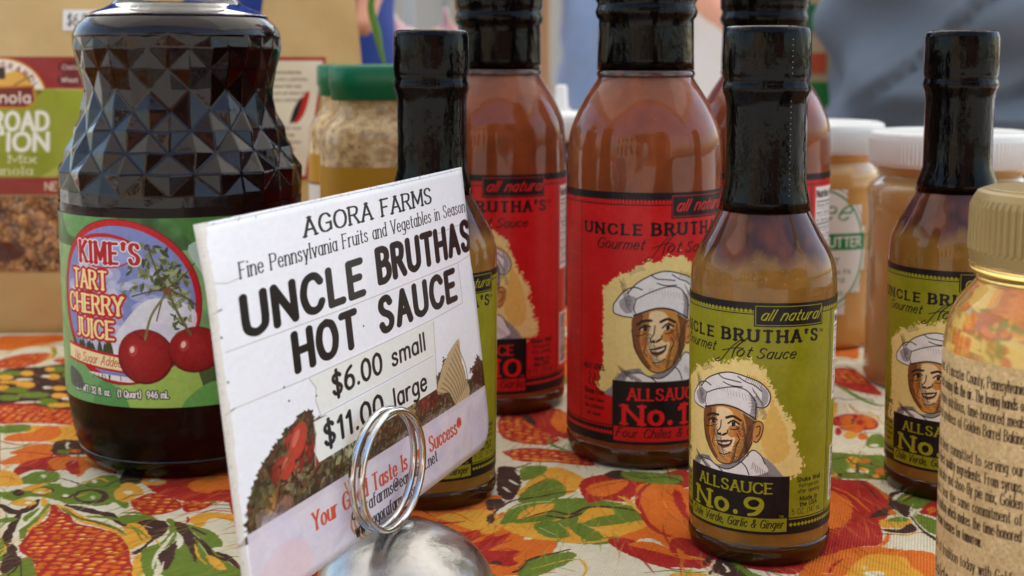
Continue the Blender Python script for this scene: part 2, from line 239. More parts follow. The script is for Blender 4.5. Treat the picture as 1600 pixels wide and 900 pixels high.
CLOTH = """
po 0 -293.9 722.7 -279.8 726.3 -261 728.2 -252.7 715.5 -262.9 701.5 -280.2 688.1
sr 3 -271.5 708.4 -265.7 715.5 -257 719.1
sy 4 -276.3 678.3 -271 693.1 -263 699.8 -253 694.7 -247.6 673.5 -248.8 653.6
sg 3 -261.3 703.2 -247.8 701.5 -238.8 688.1
sg 2.5 -253.7 694.7 -247.5 681.5 -245.2 668.8
so 3 -248.8 653.6 -246.6 668.8 -240.5 672 -231.2 665.7
sg 2 -262.9 644.7 -255.5 641.8
ko 0 -270.7 664.2 -263.9 678.3 -251.9 681.5 -248.8 668.8 -251.9 650.6 -264.1 647.6
ko 0 -242.6 665.7 -231.5 668.8 -225 650.6 -231.8 655.1
pb 0 -260.6 639 -244.2 650.6 -232.3 656.6 -221.7 641.8 -196.1 567.7 -211.6 570 -228.4 581.6 -235.5 575.8
pg 0 -228.2 644.7 -227.8 641 -229.5 638.7 -232.4 638.7 -235.7 641 -237.9 644.7 -238.4 648.5 -236.8 650.9 -233.7 650.9 -230.5 648.5
pg 0 -218.8 633.3 -218 628.7 -219.1 625.9 -221.6 625.9 -224.6 628.7 -227 633.3 -227.8 638 -226.8 640.9 -224.2 640.9 -221.2 638
pg 0 -214.2 623.6 -213.5 620.1 -214.2 618 -215.8 618 -217.9 620.1 -219.6 623.6 -220.3 627.2 -219.7 629.4 -218 629.4 -215.9 627.2
pg 0 -232.5 602.6 -232.7 599.6 -235.6 597.8 -240 597.8 -244.2 599.6 -246.8 602.6 -246.6 605.6 -243.8 607.4 -239.3 607.4 -235 605.6
pg 0 -218.9 593.8 -219.3 590.6 -222.4 588.6 -227.1 588.6 -231.6 590.6 -234.3 593.8 -234.1 597 -231 599 -226.2 599 -221.6 597
pg 0 -231.2 588.9 -231 585.7 -233.1 583.8 -236.6 583.8 -240.2 585.7 -242.6 588.9 -242.8 592 -240.7 594 -237.1 594 -233.5 592
pg 0 -210.8 581.6 -210.5 578 -212.2 575.8 -215.3 575.8 -218.6 578 -220.9 581.6 -221.2 585.3 -219.6 587.6 -216.4 587.6 -213.1 585.3
pg 0 -198.3 578.1 -197.5 573.4 -198.4 570.6 -200.7 570.6 -203.5 573.4 -205.8 578.1 -206.7 582.8 -205.9 585.8 -203.5 585.8 -200.6 582.8
pg 0 -246.5 636.1 -246.5 633.1 -248.9 631.3 -252.7 631.3 -256.5 633.1 -258.8 636.1 -258.8 639.1 -256.5 641 -252.6 641 -248.8 639.1
pg 0 -252.6 636.1 -252.3 633.1 -253.6 631.3 -256.1 631.3 -258.9 633.1 -260.9 636.1 -261.3 639.1 -260 641 -257.4 641 -254.6 639.1
py 0 -242.4 636.1 -241.8 632.8 -242.7 630.8 -244.8 630.8 -247.3 632.8 -249.2 636.1 -249.8 639.5 -248.9 641.6 -246.8 641.6 -244.3 639.5
py 0 -234.6 644.7 -234.1 642 -234.8 640.3 -236.5 640.3 -238.4 642 -239.9 644.7 -240.4 647.5 -239.7 649.2 -238 649.2 -236.1 647.5
py 0 -226.6 629.1 -225.9 625.6 -226.9 623.4 -228.9 623.4 -231.4 625.6 -233.3 629.1 -234 632.7 -233.1 635 -231 635 -228.5 632.7
py 0 -249.3 627.7 -248.8 624.5 -250.1 622.5 -252.7 622.5 -255.6 624.5 -257.6 627.7 -258.1 631 -256.8 633 -254.2 633 -251.3 631
py 0 -233.1 612.9 -232.5 608.9 -233.9 606.5 -236.7 606.5 -239.9 608.9 -242.3 612.9 -243 617 -241.6 619.5 -238.7 619.5 -235.5 617
py 0 -215.3 606.4 -215 603.7 -216.3 602 -218.5 602 -220.8 603.7 -222.5 606.4 -222.8 609.1 -221.6 610.9 -219.3 610.9 -216.9 609.1
py 0 -210.2 592.5 -209.9 589.7 -211.2 587.9 -213.6 587.9 -216.1 589.7 -217.9 592.5 -218.2 595.5 -216.9 597.3 -214.5 597.3 -211.9 595.5
py 0 -243.6 607.7 -243.2 605 -244.1 603.3 -246.1 603.3 -248.4 605 -250.1 607.7 -250.6 610.4 -249.7 612.2 -247.6 612.2 -245.3 610.4
py 0 -202.5 575.8 -202.8 573.4 -205.1 572 -208.5 572 -211.8 573.4 -213.7 575.8 -213.5 578.1 -211.2 579.6 -207.7 579.6 -204.4 578.1
py 0 -241 618.2 -240.8 616 -242 614.7 -244 614.7 -246.2 616 -247.7 618.2 -247.9 620.4 -246.8 621.8 -244.7 621.8 -242.5 620.4
py 0 -246.4 618.2 -246.3 616.3 -247.5 615.2 -249.5 615.2 -251.7 616.3 -253 618.2 -253.2 620.1 -252 621.3 -249.9 621.3 -247.8 620.1
pw 0 -238.1 623.6 -238.4 622.4 -240.3 621.6 -243 621.6 -245.5 622.4 -246.8 623.6 -246.5 624.9 -244.6 625.7 -241.9 625.7 -239.4 624.9
pw 0 -231.6 630 -231.5 628.3 -232.3 627.3 -233.7 627.3 -235.3 628.3 -236.3 630 -236.5 631.6 -235.7 632.6 -234.2 632.6 -232.6 631.6
pw 0 -223 607.7 -222.9 606.2 -223.7 605.2 -225.1 605.2 -226.6 606.2 -227.5 607.7 -227.7 609.2 -226.9 610.2 -225.4 610.2 -223.9 609.2
pw 0 -205.2 587.2 -205.3 585.7 -206.6 584.9 -208.5 584.9 -210.4 585.7 -211.5 587.2 -211.4 588.6 -210.1 589.5 -208.1 589.5 -206.3 588.6
pw 0 -209.2 605.9 -208.3 602 -208.7 599.6 -210.1 599.6 -212.1 602 -213.9 605.9 -214.8 609.9 -214.5 612.3 -213 612.3 -211 609.9
py 0 -208.6 603.8 -208.2 601.7 -208.6 600.5 -209.5 600.5 -210.7 601.7 -211.7 603.8 -212.2 606 -211.8 607.3 -210.9 607.3 -209.6 606
pg 0 -208.3 571.1 -209.4 569.8 -213.1 569 -218 569 -222.3 569.8 -224.4 571.1 -223.4 572.5 -219.7 573.3 -214.7 573.3 -210.4 572.5
pw 0 -218.2 581.2 -218.8 580.3 -221.1 579.8 -224.2 579.8 -226.9 580.3 -228.2 581.2 -227.6 582 -225.3 582.5 -222.2 582.5 -219.4 582
sb 1.2 -245.6 601.3 -240.8 609 -229.2 602.6
sb 1.2 -232.1 591.3 -226.2 601.3 -217.5 598.8
sb 1.2 -233.8 627.7 -224.9 619.6 -218.7 625
ko 0 -235 574.6 -223.9 578.1 -208.1 568.9 -195.1 566.6 -186.9 543.8 -200 545.9 -213.4 546.9 -224 546.9
py 0 -210.2 541.7 -198.5 541.7 -189.1 541.7 -182.5 531.6 -180 519.8 -188.8 517.6 -201.7 523.7
po 0 -213.2 525.6 -210.6 530.6 -203.9 532.6 -202.6 541.7 -195.4 539.7 -191.2 527.6 -194.6 519.8 -209.8 519.8
pr 0 -185.7 531.6 -182.9 533.6 -176.6 519.8 -179.4 519.8
pg 0 -221.9 541.7 -211.1 544.2 -206.7 535.6 -214 530.6 -218.3 532.6
sg 2.5 -208.7 508.6 -202.8 510.4 -198.3 516
pb 0 -188.3 506.8 -189 519.8 -182 520.8 -172 514.2 -167.3 503.2 -184.9 500.5
pw 0 -181.3 513.2 -180.6 510.4 -180.6 508.7 -181.3 508.7 -182.5 510.4 -183.7 513.2 -184.5 516.1 -184.5 517.9 -183.7 517.9 -182.5 516.1
pb 0 -180.8 513.2 -180.3 511.3 -180.3 510.1 -180.9 510.1 -181.7 511.3 -182.6 513.2 -183.1 515.2 -183.1 516.4 -182.5 516.4 -181.6 515.2
po 0 -174.8 505.9 -174.7 504.4 -175.5 503.5 -176.8 503.5 -178.2 504.4 -179.2 505.9 -179.2 507.4 -178.5 508.3 -177.1 508.3 -175.7 507.4
pg 0 -178.8 505 -178.8 503.3 -179.8 502.2 -181.5 502.2 -183.2 503.3 -184.3 505 -184.4 506.7 -183.4 507.7 -181.7 507.7 -180 506.7
po 0 -202.4 505 -198.1 514.2 -192.7 516 -188.6 512.3 -188.6 503.2 -200.4 501.4
sr 1.5 -213.2 519.8 -202.6 514.2 -194.6 519.8
po 0 -201.9 491.3 -197.7 502.4 -187.6 506.2 -183.7 498.6 -184 493.1 -193.9 489.5 -200.8 488.6
sr 1.3 -203.9 505.2 -195.5 504.3 -185.9 501.4 -177.8 499.6
pr 0 -192.8 489.5 -184.9 498.6 -176.3 498.6 -175.7 480.7 -184.6 482.5 -189 473.9 -191.3 475.6
po 0 -183.9 495.9 -172.9 498.6 -160.4 495 -154.2 486.9 -153.8 478.2 -163.8 484.6 -164.6 473.9 -171.3 480.7 -178.3 483.3
pr 0 -175.5 489.5 -172.3 493.5 -166.3 479 -168.9 477
py 0 -170.3 495.9 -160.9 493.1 -154.3 482.5 -164.3 489.5
sw 1 -173 490.4 -172.8 494.1
sb 1.6 -192.3 482.5 -190.2 484.2 -185.7 482.5 -181.8 482.5 -178.7 479.9
pg 0 -185.9 471.4 -183.1 479.9 -175.1 479 -171.5 470.6 -174.1 465.7 -183 465.3
pw 0 -177.6 474.3 -177.3 473.1 -177.6 472.3 -178.2 472.3 -178.9 473.1 -179.5 474.3 -179.8 475.5 -179.6 476.2 -179 476.2 -178.2 475.5
py 0 -197.3 479.9 -192.9 479.9 -185.5 470.6 -183.1 464 -190.9 463.7
so 2 -194.9 473.9 -190.8 473.1 -187.9 469.8
pg 0 -180.6 457.7 -173 465.7 -161.3 464 -157 473.9 -152 475.3 -146.9 468.9 -144.5 468.1 -135.9 439.5 -142.8 445.4 -143.9 442.5 -150.4 440.7 -158.5 443.6 -170.2 450.7 -176.4 450.7 -179.1 446.9 -185.7 450.7 -188.5 457.7
sy 1.6 -181.3 460.8 -177.4 463.2 -172.9 463.7
sy 2.5 -160.5 468.1 -156.2 471.4 -152 468.1
sb 1 -163.5 467.3 -156.5 462.4 -151.2 462.4 -149 468.9 -143.7 465.7
pw 0 -161.7 464.4 -161.7 462.5 -163 461.3 -165.1 461.3 -167.3 462.5 -168.6 464.4 -168.6 466.3 -167.3 467.5 -165.1 467.5 -163 466.3
sb 1 -172 467.3 -170.8 471.4 -163.7 466.5 -160.2 462.4
py 0 -181.2 459.2 -178 464.9 -174.6 464 -177 457.7
py 0 -168.7 457.2 -168.6 455 -170.1 453.6 -172.5 453.6 -175 455 -176.5 457.2 -176.6 459.4 -175.1 460.8 -172.7 460.8 -170.2 459.4
sb 1 -177.3 459.2 -174 461.2 -169.9 459.2 -168.5 456.1 -171.2 453.3 -174.6 454.2
pw 0 -171.2 455.8 -171.2 455 -171.9 454.5 -173 454.5 -174.1 455 -174.7 455.8 -174.7 456.6 -174 457.1 -172.9 457.1 -171.8 456.6
pw 0 -156 468.1 -155.8 467 -156.1 466.2 -156.8 466.2 -157.5 467 -158.1 468.1 -158.3 469.3 -158 470 -157.3 470 -156.6 469.3
pb 0 -146.5 451.5 -146.3 446.8 -148.5 444 -152.5 444 -156.6 446.8 -159.4 451.5 -159.8 456.2 -157.5 459.2 -153.4 459.2 -149.2 456.2
pg 0 -149.1 451.8 -148.9 448.6 -150.6 446.6 -153.3 446.6 -156.3 448.6 -158.2 451.8 -158.4 455 -156.8 457.1 -154 457.1 -151 455
pw 0 -151.1 450.2 -150.9 449.2 -151.1 448.5 -151.6 448.5 -152.2 449.2 -152.7 450.2 -152.9 451.3 -152.7 452 -152.2 452 -151.6 451.3
sy 1 -158.1 449.9 -156.6 453 -155.5 454.6
py 0 -137.1 453.8 -136.4 448.8 -137.6 445.8 -140.1 445.8 -143.1 448.8 -145.4 453.8 -146.1 458.8 -145 462 -142.4 462 -139.4 458.8
pw 0 -139.4 453.3 -139.2 451.7 -139.4 450.7 -140.1 450.7 -141 451.7 -141.7 453.3 -142 455 -141.7 456 -141 456 -140.1 455
sb 1.5 -163.5 450.7 -160.7 449.9 -160.2 454.6
pw 0 -161.2 452.2 -161.2 451.3 -161.6 450.8 -162.4 450.8 -163.2 451.3 -163.8 452.2 -163.9 453.1 -163.4 453.7 -162.6 453.7 -161.8 453.1
pw 0 -184.6 457.7 -184.6 456.8 -185.6 456.2 -187 456.2 -188.4 456.8 -189.3 457.7 -189.2 458.6 -188.2 459.2 -186.8 459.2 -185.4 458.6
sb 6 -182.4 442.5 -174.6 435.2 -170.6 438.1 -170.8 447.7
sb 5 -172.7 438.1 -170.2 422.7 -166.5 408.4 -159.9 396.1 -158.1 386.8
pb 0 -178.7 455.3 -178.2 453.1 -178.7 451.7 -180 451.7 -181.6 453.1 -182.9 455.3 -183.3 457.6 -182.9 459.1 -181.6 459.1 -180 457.6
py 0 -170.2 444.7 -170.3 442.6 -172.2 441.3 -175.1 441.3 -177.9 442.6 -179.6 444.7 -179.5 446.8 -177.7 448.1 -174.7 448.1 -171.9 446.8
pw 0 -171.9 444.7 -171.8 443.9 -172.3 443.4 -173 443.4 -173.9 443.9 -174.4 444.7 -174.5 445.5 -174 446 -173.2 446 -172.4 445.5
pg 0 -176.8 428.2 -173 429.9 -170.4 428.2 -171.8 425.5 -175.4 424.8
py 0 -166.6 445.4 -165.7 442.5 -165.7 440.7 -166.4 440.7 -167.7 442.5 -169 445.4 -169.9 448.4 -169.9 450.3 -169.2 450.3 -167.9 448.4
pg 0 -169.4 429.6 -168.1 436.7 -167.2 439.5 -166.2 426.1
sg 5 -165.2 443.2 -163.5 431 -164.8 420.1 -161.8 408.4
sy 2.4 -163.9 440.3 -162.5 425.5 -163.1 420.1 -161.7 414.8
sw 2.5 -166.2 439.5 -165.9 428.2 -166.7 417.4
sw 2.5 -164.4 405.9 -161.8 409.7
sw 2.5 -159.9 399.1 -156.7 393.8
sb 6 -158.6 442.5 -149.1 436.7 -140.8 432.4 -130.1 420.1
sg 3.5 -147.2 431 -139.9 429.6 -131.7 425.5
sy 5 -162.4 442.5 -156.1 436.7 -146.8 426.8 -136.9 420.1 -128.9 409.7 -122.4 395
sg 2.5 -159.4 438.8 -150.7 429.6 -142.5 425.5 -135 420.1 -127.8 412.2
sb 0.8 -158.6 439.5 -149.7 429.6 -141.1 424.1 -128.6 414.8
sw 2.5 -157.6 442.5 -150.8 441.7 -144.1 436.7 -138.9 435.9
ko 0 -163.4 442.5 -156.1 432.4 -149.3 424.1 -142.2 420.1 -131.1 412.2 -121.9 392.6 -116.1 373.7 -144.3 373.7 -150.9 390.3 -158.5 399.7 -160.4 405.9 -161.9 420.1 -160.1 428.2
sr 2.5 -163.9 442.5 -159.6 435.2 -155.1 432.4 -149.4 422.7
sr 2.5 -131.1 412.2 -125.7 402.2 -121.2 390.3
sr 2.5 -161.9 420.1 -159.9 404.6 -157.2 398.5 -152.6 396.1
pg 0 -157.2 379 -156.7 384.6 -156.3 391.4 -153.5 393.8 -149.8 386.8 -144.7 373.7 -155 373.7
sb 1.5 -154.6 379 -154.9 386.8 -156.3 392.6
sb 1.5 -154.9 390.3 -150.6 379
pg 0 -169.4 409.7 -167 407.1 -162.6 397.3 -162.1 391.4
sy 1.2 -163.5 395 -163.6 398.5 -165.7 404.6
pb 0 -162.6 395 -160.4 397.3 -155.4 391.4 -155.9 382.4 -158.5 382.4
pr 0 -153.2 488.8 -138.5 483.7 -110.3 487.1 -99.5 448.1 -106.3 446.7 -113 446.4 -118.5 446.7 -125.9 452.5 -132 456.9 -139.5 469.2 -147 478.8
po 0 -121 464.5 -117.2 472 -107.4 478.8 -103.1 461.4 -108.9 458.1 -111.2 455 -116.6 456.9
po 0 -121 478.8 -115.3 483.7 -109 488.8 -106.5 477.1 -115.8 474.7
po 0 -129.9 477.1 -121.8 482.1 -115.2 485.4 -118.5 477.1
sy 0.8 -127.2 466.8 -119.8 472 -107.6 474.7
sr 2 -119.6 473.1 -112.7 474.7 -106.2 475.5
so 0.8 -110.6 452.5 -105.2 454.7 -101.4 455.4
pb 0 -149.1 475.5 -146 478.8 -140.5 472.3 -139.2 466 -146.2 465.7
py 0 -129.9 467.6 -130.2 465.2 -132.2 463.8 -135.2 463.8 -138 465.2 -139.6 467.6 -139.4 470 -137.4 471.5 -134.3 471.5 -131.5 470
pw 0 -132.1 469.2 -132.3 468.2 -133.3 467.7 -134.7 467.7 -136 468.2 -136.7 469.2 -136.6 470.1 -135.6 470.7 -134.1 470.7 -132.8 470.1
py 0 -145.8 464.5 -141.7 466 -135.5 456.9 -135.2 452.5 -141 448.9
pw 0 -138.8 455.7 -138.8 454.5 -139.5 453.8 -140.6 453.8 -141.8 454.5 -142.5 455.7 -142.5 457 -141.8 457.7 -140.6 457.7 -139.5 457
sg 1.6 -147 468.4 -144.6 470.7 -140.3 470
sb 1 -140.6 447.4 -138.2 452.5 -135 453.2
sg 3 -136.6 434.2 -130.9 434.2 -124.2 428.9 -120.2 421.1
ko 0 -136.2 447.4 -131.9 454.7 -125.9 452.5 -120.9 446.7 -117.4 439.7 -121 434.2 -126.5 432.2 -133.5 439.7
ko 0 -117.3 443.9 -112.9 446 -107.4 445.3 -109.1 438.3 -114.2 435.6
pg 0 -106.1 445.3 -106.1 444.5 -106.5 443.9 -107.2 443.9 -107.8 444.5 -108.2 445.3 -108.2 446.1 -107.8 446.6 -107.2 446.6 -106.5 446.1
sb 0.9 -111.7 441.1 -105.3 442.5 -98.2 441.8
sr 1 -110.1 434.2 -104.5 436.9 -96.7 434.9
sb 0.8 -110.3 431.5 -104.4 438.3 -97.4 438.3
py 0 -111.4 428.2 -108.2 434.2 -102.5 434.5 -96 431.5 -94.7 425.6 -101.3 428.9 -104.7 427.5 -105 421.1 -107.9 421.7
sr 1.6 -112.8 430.2 -111.5 427.5 -111.1 424.3
sr 1 -101.4 429.5 -95.1 427.5
pg 0 -135.8 431.5 -126.4 431.5 -120 423.6 -118.7 417.3 -122.7 418.5 -128.8 423.6 -133.4 423.6
pg 0 -119.1 428.9 -113.8 424.9 -104.7 419.8 -98.7 413.6 -94.4 403.7 -97.1 401 -88.8 389.2 -83.2 378.5 -106 378.5 -108.4 389.2 -110.3 406.3 -115.8 418.5
pb 0 -128.4 425.6 -118.8 426.2 -116.1 416 -118.1 408.7 -120.1 397 -122.2 398.1 -120.1 406.3
py 0 -131.4 421.7 -126.7 423 -119.6 409.9 -121.7 403.9 -124.1 401.6
sg 1.5 -132.2 419.8 -127.3 418.5 -121.4 407.5
sg 1.5 -130.2 422.4 -124.3 416 -120.3 409.9
py 0 -120.3 394.7 -117.6 395.9 -114.8 389.2 -113.5 378.5 -116.4 378.5
pg 0 -119.4 399.3 -115.1 407.5 -114.9 423.6 -112.2 418.5 -111.2 406.3 -113.1 397 -110.1 378.5 -112.6 378.5
sw 2.2 -113.4 415.4 -113.5 406.3 -113.7 395.9 -112.1 384.9
pb 0 -115.5 424.3 -111.6 423.6 -106.4 413.6 -101.5 399.3 -99.5 389.2 -103.4 398.1 -109.8 411.1
pb 0 -113.1 397 -110.7 407.5 -111.3 413.6 -107.6 392.5 -107.4 383.8 -110.3 388.1
pw 0 -112.7 416 -108.1 408.7 -108.5 401
sb 4 -108.4 419.8 -102.3 413.6
sb 3 -105.9 413.6 -100 403.9 -95.2 394.7 -88.2 390.3 -84.3 383.8
sw 1.2 -106.8 415.4 -103.2 409.9
py 0 -97.9 395.3 -94.1 393.6 -88.9 384.9 -92.5 384.9
sy 1.6 -103.8 405.1 -100.7 395.9 -96.2 388.1
sw 1 -103 406.3 -97.2 395.9
sb 3.5 -95.1 398.1 -90.2 393.6 -84.9 384.9
sg 1.5 -90.5 394.7 -86.5 394.2
sw 2 -109 384.9 -110 390.3
sy 2 -117.2 408.7 -114.6 403.9
sw 1.5 -125 421.7 -122.1 419.8
sw 2 -118.6 425.6 -116.8 422.4
pb 0 -5 485.1 -1 485.9 1.5 483.5 3.4 472.8 2.4 456.7 -0.9 447.1 -5.1 453.9 -5.8 472.8
sb 2 -1 483.5 3 485.1 7 489.9
pw 0 -1.4 469.8 0 469.5 2.6 463.9 1 464.9
pw 0 -3.6 461.3 -2.6 461.3 -0.2 455.7 -1.6 456.7
pw 0 1 480.7 2 480.4 5.1 473.1 3.4 472.8
py 0 8.5 479.2 17.1 485.1 25.1 476.3 28.6 465 21.3 454.2 8 448.5 1.9 454.2 5.5 465
pg 0 3.9 485.1 13.3 486 11.2 476.3 4.2 469.2
pg 0 5 458.2 15.7 471.1 20 454.2 10.5 446.5 2.7 445.2
sb 1 5 459.6 12.9 470.6 15.7 472
sy 1 6.3 454.2 18.1 462.3
sb 1.3 2.3 446.5 15.1 454.2 25.9 458.2
pw 0 29.7 476.3 27.2 465 23.2 456.9 26.4 458.2
po 0 -38.4 432.7 -36.2 438.5 -22.7 439.8 -10.2 451.2 -5.1 452.5 -3.7 448.4 -7.1 431.4 -2.7 435.2 -3.5 425.2 3.5 422.7 6 415.6 4.2 408.7 14.1 412.1 13.6 399.7 3.9 381 -7.9 379 -19.6 379 -28.9 399.7 -37.5 422.7
py 0 -26.6 430.1 -14.4 437.2 -7.2 435.9 -3.1 425.2 -6.9 414.4 -16.1 420.3 -22 426.4
pr 0 -38.2 430.1 -32.9 431.4 -27.3 426.4 -21.9 425.2 -15.8 426.4 -21.9 423.3 -28.4 424 -37.8 426.4
sr 1.5 -25.3 438.5 -19 437.8 -13.6 439.1
sr 1.5 -35.3 439.1 -32.1 437.8 -28 431.4
so 1.5 -22.4 435.2 -18.7 432.7 -13.2 425.2
pr 0 -21.4 414.4 -19.4 417.3 -17.2 415.6 -11.2 417.9 -10.3 413.8 -6.8 413.2 -5.2 422.7 -6 412.1 -0.4 415 -4.2 405.3 -7.9 399.7 2.1 399.2 0 393.3 2.4 387.1 -2 381.5 -7.9 383 -13.1 395.4 -16.8 406.4
py 0 -14.9 400.8 -11.7 402.5 -10.8 399.7 -13.2 399.2
po 0 -15 404.2 -11 410.9 -6.8 413.8 -10.1 408.7
sr 1.1 -8.3 399.7 -4.2 405.3 0 408.7
sr 1.1 -7.4 397.6 -1.7 400.8 2.5 398.7
sr 1.1 -12.3 397.6 -15.9 405.3 -20 410.9
sr 1.1 -6.4 389.1 -1.6 391.2 2 389.1
pb 0 -9.2 447.1 -7.4 448.4 -3.7 448.4 -3 443.1 -6.3 437.2 -9.1 439.1
pb 0 -5.9 428.6 -6.1 425.9 -6.8 424.2 -7.7 424.2 -8.4 425.9 -8.7 428.6 -8.5 431.4 -7.8 433.2 -6.9 433.2 -6.2 431.4
sb 2 -7.1 431.4 -5 437.8 -1.8 444.4 2.8 448.4 14 452.5
pb 0 5.1 417.9 4.7 415 3.8 413.3 2.6 413.3 1.8 415 1.4 417.9 1.8 420.9 2.7 422.7 3.8 422.7 4.7 420.9
po 0 4.1 417 4 416 3.6 415.3 3.2 415.3 2.9 416 2.8 417 2.9 418 3.2 418.7 3.7 418.7 4 418
sb 2 3.9 421.5 6.9 417.9 11.5 413.2
pb 0 -14.1 399.7 -10.7 398.1 -9.8 395.4 -13.5 394.9
pb 0 -8.4 386.1 -6.1 390.7 -3.2 390.2 -4 385 -7.2 384
sb 1 -12.2 392.3 -8.9 392.8
so 0.8 -7.2 385 -4.4 389.1
pg 0 -3.2 429.3 -0.8 439 6.2 446 22.8 449.5 34.9 446.5 44.6 439 49.5 428.1 44.2 418.9 35.1 406.9 23 405.2 8.1 411.2 -3.2 422.3
py 0 -0.7 424.6 10 422.3 21.4 420.1 33 422.3 48.5 428.1 43.3 417.4 32 408 21.5 405.8 13.6 408 4.9 411.2 -3.2 420.1
py 0 1.8 428.1 6.1 440.2 14.8 443.9 11.9 434.1
sy 2.5 -4.8 422.3 3.4 423.5 14.2 427 22.9 434.1
pg 0 7.5 422.3 14.2 426.5 19.4 412.3 11.3 411.6
pg 0 19 422.3 26.3 420.1 30.6 411.2 24.8 408
py 0 27.5 439 35.9 437.7 33.7 430.5 22.5 424.6
pg 0 23.2 422.3 30.3 430.5 38.8 431.7 31.4 422.3
sb 2.6 4.7 429.3 13.7 436 20.3 432.9 27.5 440.2 39.4 439 45.8 434.1
sb 3 11.9 431.7 18.5 429.3 24.6 434.1
sw 1.2 -0.8 437.7 5.3 443.9 14.9 446.5
sw 1 9.1 420.1 14.6 413.4
sw 1 15.8 424.6 19.6 415.6
sw 0.9 23.3 424.6 31 416.7
sg 1.5 23.1 406.9 32.2 411.2 38.6 411.2
sb 0.9 2.6 427 7.8 437.7
pr 0 25.6 467.8 37.2 476.9 49.8 473.4 66.6 482.1 67 465 58.9 458.2 48.5 460.9 41.8 446.5 33.2 447.7 27 446
po 0 28 462.3 36.6 469.2 43.9 469.2 40.2 458.2 33.5 451.6 28.4 454.2
sb 0.6 28.7 459.6 40.1 467.2 49.5 470.6
po 0 48 465 63.9 462.3 61.2 429.3 68.3 411.2 64.6 392.5 56.5 389.5 46.5 410.1 38.1 405.8 32 409 46.2 422.3 44.8 441.4
sr 3.2 55 470.6 48.4 459.6 45 443.9 47.6 420.1 56 409 65.8 400.6
sr 2 60 459.6 60.6 443.9 61 434.1
pr 0 31.6 408.6 38.5 410.1 48.4 398.5 60.7 392.5 63.4 392.5 60.5 385.7 49.7 384.3 37.3 396.1
sy 1.6 54.8 446.5 54.8 439
sy 3 38.8 451.6 41.8 446.5 44.9 434.1
po 0 38 404.8 46.2 406.9 55.4 392.5 46.8 398.5
sy 1.5 36.2 441.4 41.6 443.9 45.8 451.6
pb 0 35.3 476.3 40.3 481.5 45.6 477.7 44.1 471.4 39.4 470.6
pg 0 42 479.2 50.4 479.2 62.9 475.7 64.7 469.2 61.6 465 52.6 465.6 44 470.6
sb 1.5 44.5 476.3 49.6 472 59 473.4 63.7 467.8 60.6 464.5
sy 1 50.1 476.3 57.4 475.4
pr 0 -5.3 556.9 7.9 572.9 18.9 570.9 25.4 556.9 24.5 523.7 14.5 530.8 2.2 538
po 0 19.8 566.8 25.5 558.8 24.7 534.3 19.8 534.3 17.1 549.2
ko 0 -5.2 554.9 2.3 556.9 10.5 538 19.4 523.7 15.1 515.2 4.1 516.9 -4 527.2
sg 3 15.5 523.7 17 513.5 23.6 505.3
pb 0 4.4 558.8 8.7 556.9 10.6 543.5 6.5 548.4
ko 0 -2.8 505.3 6 509.6 16.8 507.6 26.4 502.1 32.3 488.1 25.7 488.1 18.2 491.1 3.9 492.7 -0.9 498.9
sr 1.2 -2.8 505.3 1.1 498.9 9.9 506.9 18.7 505.3 26.2 497.3 34 485.1
sy 2 4 495.8 13.5 494.2 23 491.1
pg 0 2.3 384.7 7.8 394.1 18.8 398.5 19.7 392.5 9.8 380.9 3 377.2
sb 2 -10.3 379 -5.1 381.8 1.6 382.8 6.2 392.5 18.9 400.6
sy 1.3 6.1 384.7 20 392.5 23.1 384.7 20.7 375.4
sr 1 7.5 380.9 13.5 381.8
sg 1.2 13 386.6 19.6 382.8
po 0 -9.8 388.6 -0.7 386.6 3.1 390.5 -0.7 380.9 -9.5 377.2
sg 1 40.5 381.8 52.7 383.7 62.3 382.8
po 0 58.6 455.2 68.6 455.2 63.1 417.5 60 408.1 55.1 410.4 53 409.9
pr 0 53 409.9 60.1 409 65.7 400.8 69.9 427.3 107.5 427.3 118.5 441.9 115.7 417.5 108.4 390.4 94.1 385.4 86.5 380.5 74.5 384.6 65.2 391.7 57.7 392.1 51.4 397.3
pr 0 58.6 455.2 61.7 455.2 60.9 427.3 58.7 437.6
po 0 115.8 455.2 125.7 455.2 116.7 421.4 110.4 424.3
po 0 92.6 379 96.3 390.4 107.4 399 109.8 395.5 103.7 372.6 91.1 372.6
sy 2 51.4 397.3 58 393.8 64.1 390.4
po 0 54 401.7 57 393.8 61.1 392.5 56.1 392.1 53.2 395.5
pb 0 65.6 393.8 68.2 393.8 72.3 387 75 377.3 70 374.1 65.4 378.9 62.4 383.7
pg 0 69.3 392.1 71.1 391.2 73.5 382.9 76.6 378.9 76 372.6 73.1 377.3 70.1 385.4
pb 0 59.9 387.9 61.9 393.8 63.7 394.2 62.3 389.6
pb 0 90.1 382.1 93 386.2 95.5 382.9 94 380.9
sb 2 60.9 380.5 64.4 386.2 66.4 382.9
sw 1.6 66.4 388.7 67.2 383.7 66.3 382.1
sg 1.5 49.7 382.9 56.3 381.7 61.9 382.9
sw 3 50 385.4 55.7 384.6 60.6 382.9
py 0 49.4 380.9 57.8 381.3 60.1 379.7 56.5 372.6 48.4 372.6
sb 1 78.4 384.6 81.3 382.9 84.2 382.9
sg 2 79.3 382.9 83 379
sr 2 95.3 382.1 100.4 387 104.3 392.1
sy 1 96.1 389.6 99.9 390.4 105.6 397.3
sw 1.4 94.9 380.5 99.7 381.7
po 0 176.1 695.1 192 701.5 183.7 669 177.9 672 171.2 675
sy 3 174.1 684.1 179.9 679.5
sg 2 183.4 690.4 188.5 687.2
sg 2 167.5 657.4 173.4 667.5 178.5 666.1 181.7 661.7
sb 2 165.9 651.1 172.4 653.1 176.8 643.4
pr 0 164.7 646.1 174.6 646.1 176.1 630 175.7 595.1 167.8 597.5 162.4 604.7 158.1 619.6
